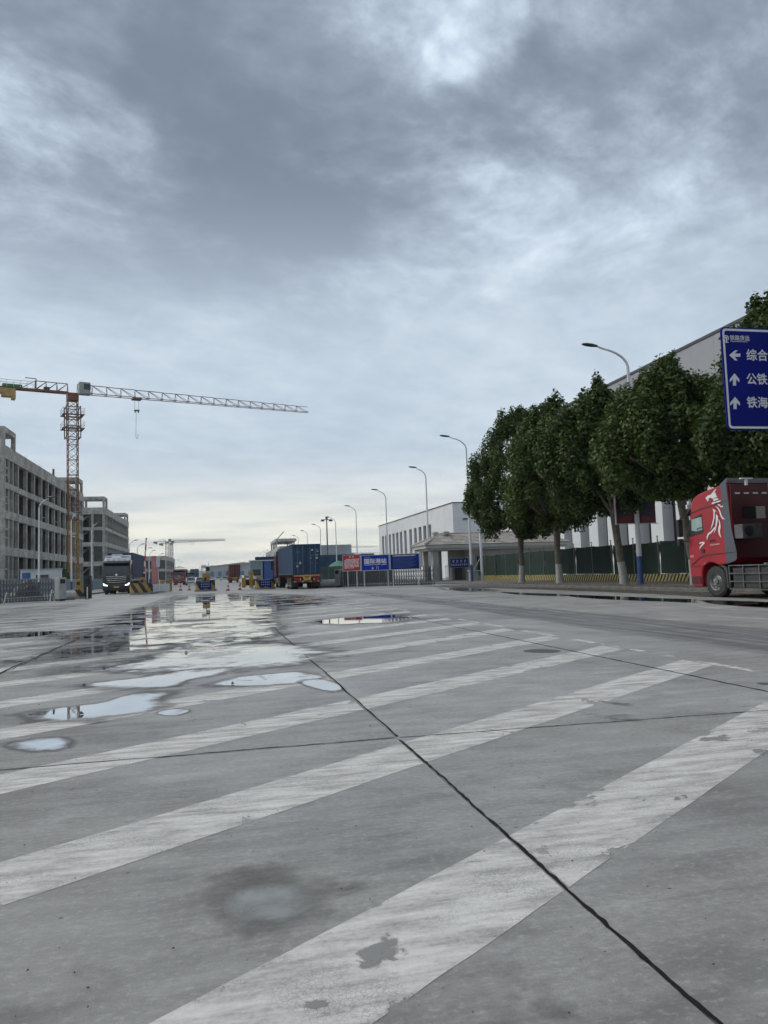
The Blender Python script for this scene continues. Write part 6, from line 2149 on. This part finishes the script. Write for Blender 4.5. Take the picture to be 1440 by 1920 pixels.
# ------------------------------------------------------------------ cranes
def tower_crane(label, base, jib_dir, mast_h, jib_len, counter_len, mw=1.7, cols=('crane_orange', 'crane_rust', 'crane_yellow'), bar=.15, sec=2.6, jsec=5.0, detail=True, group='tower cranes', elev=0.0):
    t = thing('tower_crane', label, 'crane', base, jib_dir, group)          # local +x along the jib
    h = mw / 2
    s = MB()
    for a in (-h, h):
        for b in (-h, h):
            s.bb(a - bar / 2, a + bar / 2, b - bar / 2, b + bar / 2, 0, sec)
    for (p, q_) in (((-h, -h), (h, -h)), ((h, -h), (h, h)), ((h, h), (-h, h)), ((-h, h), (-h, -h))):
        s.bar((*p, .05), (*q_, .05), bar * .8)
        s.bar((*p, .05), (*q_, sec / 2), bar * .5)
        s.bar((*q_, sec / 2), (*p, sec), bar * .5)
        s.bar((*q_, .05), (*p, sec / 2), bar * .4)
        s.bar((*p, sec / 2), (*q_, sec), bar * .4)
    n = int(mast_h / sec)
    so = sy = None
    for i in range(n):
        ylw = detail and i < 5
        if ylw:
            if sy is None:
                sy = s.build('mast_section', cols[2], t, (0, 0, 0))
            else:
                inst(sy, 'mast_section', t, (0, 0, i * sec))
        elif so is None:
            so = s.build('mast_section', cols[0], t, (0, 0, i * sec))
        else:
            inst(so, 'mast_section', t, (0, 0, i * sec))
    zt = n * sec
    if detail:
        # climbing cage with two work platforms
        cg = MB()
        for a in (-h - .35, h + .35):
            for b in (-h - .35, h + .35):
                cg.bb(a - .08, a + .08, b - .08, b + .08, zt - 6.6, zt - 1.0)
        for z in (zt - 6.5, zt - 4.6, zt - 3.0, zt - 1.2):
            for (p, q_) in (((-h - .35, -h - .35), (h + .35, -h - .35)), ((h + .35, -h - .35), (h + .35, h + .35)), ((h + .35, h + .35), (-h - .35, h + .35)), ((-h - .35, h + .35), (-h - .35, -h - .35))):
                cg.bar((*p, z), (*q_, z), .14)
        cg.build('climbing_cage', cols[0], t)
        for z in (zt - 5.0, zt - 2.6):
            pf = MB()
            for sx in (-1, 1):
                pf.bb(sx * (h + .4), sx * (h + .95), -h - .9, h + .9, z, z + .08)
                pf.bb(-h - .4, h + .4, sx * (h + .4), sx * (h + .9), z, z + .08)
            fo = pf.build('platform', 'lamp_grey', t)
            rl_ = MB()
            for zz in (z + .55, z + 1.1):
                for (p, q_) in (((-1, -1), (1, -1)), ((1, -1), (1, 1)), ((1, 1), (-1, 1)), ((-1, 1), (-1, -1))):
                    k = h + .93
                    rl_.bar((p[0] * k, p[1] * k, zz), (q_[0] * k, q_[1] * k, zz), .05)
            for p in ((-1, -1), (1, -1), (1, 1), (-1, 1), (0, -1), (0, 1), (1, 0), (-1, 0)):
                k = h + .93
                rl_.bar((p[0] * k, p[1] * k, z), (p[0] * k, p[1] * k, z + 1.1), .05)
            rl_.build('railing', 'lamp_white', fo)
    # slewing unit and cab
    MB().bb(-h - .1, h + .1, -h - .1, h + .1, zt, zt + 1.3).build('slewing_unit', cols[1], t)
    cb = MB().bb(.75, 2.6, -h - 1.5, -h - .1, zt + .9, zt + 3.0).build('operator_cab', 'crane_white', t, bevel=.08)
    MB().bb(1.5, 2.62, -h - 1.52, -h - .6, zt + 1.7, zt + 2.7).build('cab_window', 'window_glass', cb)
    zj = zt + 1.45
    # jib: triangular truss in sections
    js = MB()
    hh, ww = 1.55, .65
    b2 = bar * .95
    js.bar((0, 0, hh), (jsec, 0, hh), b2)
    for sy_ in (-ww, ww):
        js.bar((0, sy_, 0), (jsec, sy_, 0), b2)
        for k in range(2):
            x0_, x1_ = k * jsec / 2, (k + 1) * jsec / 2
            js.bar((x0_, sy_, 0), (x0_, 0, hh), b2 * .55)
            js.bar((x0_, 0, hh), (x1_, sy_, 0), b2 * .6)
    for k in range(3):
        js.bar((k * jsec / 2, -ww, 0), (k * jsec / 2, ww, 0), b2 * .6)
    nj = int(jib_len / jsec)
    jo = None
    for i in range(nj):
        f = lerp(1.0, .72, i / max(1, nj - 1))
        if jo is None:
            jo = js.build('jib_section', cols[1], t, (h, 0, zj))
            jo.rotation_euler = (0, -elev, 0)
        else:
            x = i * jsec
            inst(jo, 'jib_section', t, (h + x * math.cos(elev), 0, zj + x * math.sin(elev)), (0, -elev, 0), (1, f, f))
    # counter jib
    cj = MB()
    cl_ = counter_len
    for sy_ in (-ww, ww):
        cj.bar((-h, sy_, zj - .1), (-cl_, sy_, zj - .1), .2, .26)
    for k in range(7):
        x = -h - k * (cl_ - h) / 6.2
        cj.bar((x, -ww, zj - .1), (x, ww, zj - .1), .12)
    cj.build('counter_jib', cols[1], t)
    ct = MB()
    tl_ = cl_ * .52
    ct.bar((-h, 0, zj + 1.5), (-tl_, 0, zj + 1.55), .12)
    ct.bar((-tl_, 0, zj + 1.55), (-tl_ - 2.2, 0, zj + .1), .1)
    for k in range(4):
        x = -h - k * (tl_ - h) / 3
        for sy_ in (-ww, ww):
            ct.bar((x, sy_, zj), (x, 0, zj + 1.5), .09)
            if k < 3:
                ct.bar((x - (tl_ - h) / 3, sy_, zj), (x, 0, zj + 1.5), .09)
    ct.build('counter_truss', cols[1], t)
    cw = MB().bb(-cl_ + .3, -cl_ + 2.4, -.9, .9, zj - 1.55, zj - .28).bb(-cl_ - .3, -cl_ + .28, -.9, .9, zj - 1.0, zj - .28).bb(-cl_ + 1.8, -cl_ + 2.41, -.88, .88, zj - 1.95, zj - 1.56)
    cw.build('counterweight', 'counterweight', t)
    if detail:
        MB().bb(-cl_ + .4, -cl_ + 3.4, -.8, .8, zj + .08, zj + .5).build('winch', 'crane_green', t)
        rl_ = MB()
        for sy_ in (-.9, .9):
            rl_.bar((-cl_, sy_, zj + 1.15), (-cl_ + 5.2, sy_, zj + 1.15), .07)
            for k in range(6):
                rl_.bar((-cl_ + k * 1.04, sy_, zj), (-cl_ + k * 1.04, sy_, zj + 1.15), .06)
        rl_.bar((-cl_, -.9, zj + 1.15), (-cl_, .9, zj + 1.15), .07)
        rl_.build('railing', 'lamp_white', t)
        MB().bar((-cl_ + 5.6, 0, zj), (-cl_ + 5.6, 0, zj + 1.95), .14).bar((-cl_ + 5.6, 0, zj + 1.9), (-cl_ + 3.9, 0, zj + 1.95), .12).build('davit', cols[1], t)
        MB().bb(-cl_ + 6.8, -cl_ + 7.7, -.4, .4, zj + .08, zj + .6).build('motor', 'black_plastic', t)
    # trolley and hook
    tx = jib_len * .245 if detail else jib_len * .4
    MB().bb(tx - .8, tx + .8, -.75, .75, zj - .32, zj - .1).build('trolley', cols[1], t)
    hk = MB().bb(tx - .45, tx + .45, -.2, .2, zj - 2.4, zj - 2.15).bb(tx - .35, tx - .2, -.15, .15, zj - 2.7, zj - 2.4).bb(tx + .2, tx + .35, -.15, .15, zj - 2.7, zj - 2.4).build('hook_block', 'lamp_grey', t)
    cbm = MB()
    for dx in (-.35, .35):
        cbm.bar((tx + dx, 0, zj - .3), (tx + dx, 0, zj - 2.2), .04)
    if detail:
        cbm.bar((tx - .1, 0, zj - 2.7), (tx - .2, 0, zj - 7.2), .05).bar((tx - .2, 0, zj - 7.2), (tx + .1, 0, zj - 7.4), .06).bar((tx + .1, 0, zj - 7.4), (tx + .25, 0, zj - 6.6), .05)
    cbm.build('hoist_rope', 'wire', t)
    MB().bb(-h - 1.2, h + 1.2, -h - 1.2, h + 1.2, -.3, .35).build('footing', 'raw_concrete', t)
    return t


JA = math.atan2(154.0 - 140.0, 17.8 + 24.1)
tower_crane('tall orange tower crane with long level jib, in front of the frame building', (-24.1, 140.0, -1.1), JA, 34.5, 44.5, 11.4, mw=1.6, bar=.125, jsec=4.9)
FS = ('far_steel', 'far_steel', 'far_steel')
for k, (px, Y, jl, ang, lab) in enumerate(((314, 560, 40, R(8), 'left one of the two distant cranes above the small frame building'), (322, 585, 42, R(-20), 'right one of the two distant cranes, its jib pointing right'))):
    p = at(px, 1086, Y)
    tower_crane(lab, (p.x, Y, 0), ang, 26.5, jl, 9, mw=1.9, cols=FS, bar=.22, detail=False, sec=3.3)
for k, (px, py, Y, jl, ang, lab) in enumerate(((618, 1024, 700, 46, R(4), 'faint far crane right of the high-mast floodlight'), (648, 1036, 900, 40, R(170), 'very far crane above the red notice board, jib to the left'), (655, 1037, 930, 40, R(10), 'very far crane above the red notice board, jib to the right'))):
    p = at(px, py, Y)
    tower_crane(lab, (p.x, Y, 0), ang, p.z - 1.4, jl, 10, mw=1.8, cols=FS, bar=.25, detail=False, sec=3.3)

# ------------------------------------------------------------------ stacked containers behind the gate
for k in range(2):
    for j in range(2):
        container(['lower left', 'lower right', 'upper left', 'upper right'][j * 2 + k] + ' navy container of the stack behind the green mound', (19.8 + k * 12.5, 160, 2.6 * j), R(90), 'container_navy' if (k + j) % 2 else 'container_blue', L=12.19, Hh=2.55, marks=False, detail=False, base=0.02, cat_group='stacked navy containers')
# blue-and-white booth by the right lane
t = thing('toll_booth', 'white booth with pitched roof beside the right lane', 'booth', (8.6, 105, 0))
MB().bb(-.9, .9, -1.2, 1.2, 0, 3.0).build('body', 'hut_white', t)
MB().prism([(-1.05, 3.0), (1.15, 3.0), (.3, 3.5), (-.9, 3.25)], -1.3, 1.3, 'y').build('roof', 'grey_panel', t)
MB().bb(.35, .88, -1.24, -1.205, .2, 2.4).build('door', 'cab_red_dull_shade', t)
t = thing('blue_booth', 'pale blue tall booth left of the white one', 'booth', (8.9, 155, 0))
MB().bb(-2.6, -.2, -1.5, 1.5, 0, 4.2).build('body', 'fence_blue', t)
MB().bb(-2.8, 2.4, -1.8, 1.8, 4.202, 4.4).build('roof', 'hut_white', t)
MB().bb(.1, 1.8, -1.4, 1.4, 0, 4.2).build('blue_panel', 'hut_blue', t)
MB().bb(-2.2, -.6, -1.56, -1.51, 1.4, 2.6).build('window', 'window_glass', t)

# ------------------------------------------------------------------ far background
t = thing('far_shed', 'long pale blue industrial shed at the end of the road', 'building', (0, 900, 0))
MB().bb(-12, 70, 0, 40, 0, 14).build('wall', 'far_wall', t)
MB().prism([(-14, 14), (72, 14), (29, 18)], -1, 41, 'y').build('roof', 'far_steel', t)
for i in range(9):
    MB().bb(-8 + i * 8.5, -4 + i * 8.5, -.3, -.02, 3, 8).build('window', 'container_far', t)
vs, fs = [], []
nx = 90
for i in range(nx + 1):
    x = -1400 + 2800 * i / nx
    hgt = 26 + 22 * mnoise.noise(Vector((x * .0022, 3.3, 0))) + 9 * mnoise.noise(Vector((x * .011, 1.0, 0)))
    hgt = max(6, hgt)
    for j, (yy, f) in enumerate(((2200, 0), (2350, .7), (2600, 1.0), (3000, .6), (3400, 0))):
        vs.append((x + 150 + (mnoise.noise(Vector((x * .01, yy, 0))) * 20), yy, hgt * f - (.5 if f == 0 else 0)))
for i in range(nx):
    for j in range(4):
        fs.append((i * 5 + j, (i + 1) * 5 + j, (i + 1) * 5 + j + 1, i * 5 + j + 1))
o = MB().add(vs, fs).build('hills', 'far_hill', smooth=60)
tag(o, 'low grey hills on the horizon', 'hills', kind='structure')
for k, (px, top) in enumerate(((387, 1061), (394, 1061), (398, 1060))):
    p = at(px, top, 1500)
    t = thing('chimney', ['left of the three thin chimneys on the horizon', 'middle one of the three thin chimneys on the horizon', 'right of the three thin chimneys on the horizon'][k], 'chimney', (p.x, 1500, 0), 0, 'chimneys on the horizon')
    MB().tube([(0, 0, 0), (0, 0, p.z)], [1.5, 1.1], 10).build('stack', 'far_steel', t, smooth=40)
    MB().tube([(0, 0, p.z), (0, 0, p.z + .6)], [1.3, 1.3], 10).build('rim', 'far_wall', t)
def pylon(label, px, top, Y):
    p = at(px, top, Y)
    h_ = p.z
    t = thing('power_pylon', label, 'pylon', (p.x, Y, 0), 0, 'power pylons on the horizon')
    m = MB()
    for sx in (-1, 1):
        for sy in (-1, 1):
            m.bar((sx * 1.8, sy * 1.8, 0), (sx * .35, sy * .35, h_), .3)
        for k in range(5):
            z0_, z1_ = h_ * k / 5, h_ * (k + 1) / 5
            w0, w1 = lerp(1.8, .35, k / 5), lerp(1.8, .35, (k + 1) / 5)
            m.bar((-sx * w0, -1, z0_), (sx * w1, -1, z1_), .16)
    m.build('lattice_body', 'far_steel', t)
    for z in (h_ * .78, h_ * .9):
        MB().bar((-3.2, 0, z), (3.2, 0, z), .3).build('cross_arm', 'far_steel', t)
    MB().bar((-1.6, 0, h_), (-.4, 0, h_ * .9), .25).bar((1.6, 0, h_), (.4, 0, h_ * .9), .25).build('horn', 'far_steel', t)
    return Vector((p.x, Y, h_ * .88))
a = pylon('nearest power pylon left of the three chimneys', 379, 1062, 900)
b = pylon('small far pylon right of the chimneys', 430, 1066, 1000)
c = pylon('small far pylon left of the brown container', 437, 1067, 1150)
w = MB()
for dz in (0, -2.5):
    for dx in (-3, 3):
        for (p, q_) in ((a, b), (b, c)):
            prev = None
            for k in range(13):
                s_ = k / 12
                cur = p.lerp(q_, s_) + Vector((dx, 0, dz - 4 * s_ * (1 - s_) * 1.5))
                if prev is not None:
                    w.bar(prev, cur, .12)
                prev = cur
o = w.build('power_line', 'wire')
tag(o, 'thin power lines strung between the horizon pylons', 'wire')

# ------------------------------------------------------------------ haze in the distance
hz_ = bpy.data.materials.new('haze_air')
hz_.use_nodes = True
nt = hz_.node_tree
nt.nodes.remove(nt.nodes['Principled BSDF'])
pv = nt.nodes.new('ShaderNodeVolumePrincipled')
pv.inputs['Color'].default_value = (0.82, 0.88, 0.93, 1)
pv.inputs['Density'].default_value = 0.00012
pv.inputs['Anisotropy'].default_value = 0.2
nt.links.new(pv.outputs[0], nt.nodes['Material Output'].inputs['Volume'])
MATS['haze_air'] = hz_
o = MB().bb(-6100, 6100, -320, 9100, -1.5, 70).build('haze', 'haze_air')
tag(o, 'pale haze hanging over the far end of the road', 'haze', kind='stuff')
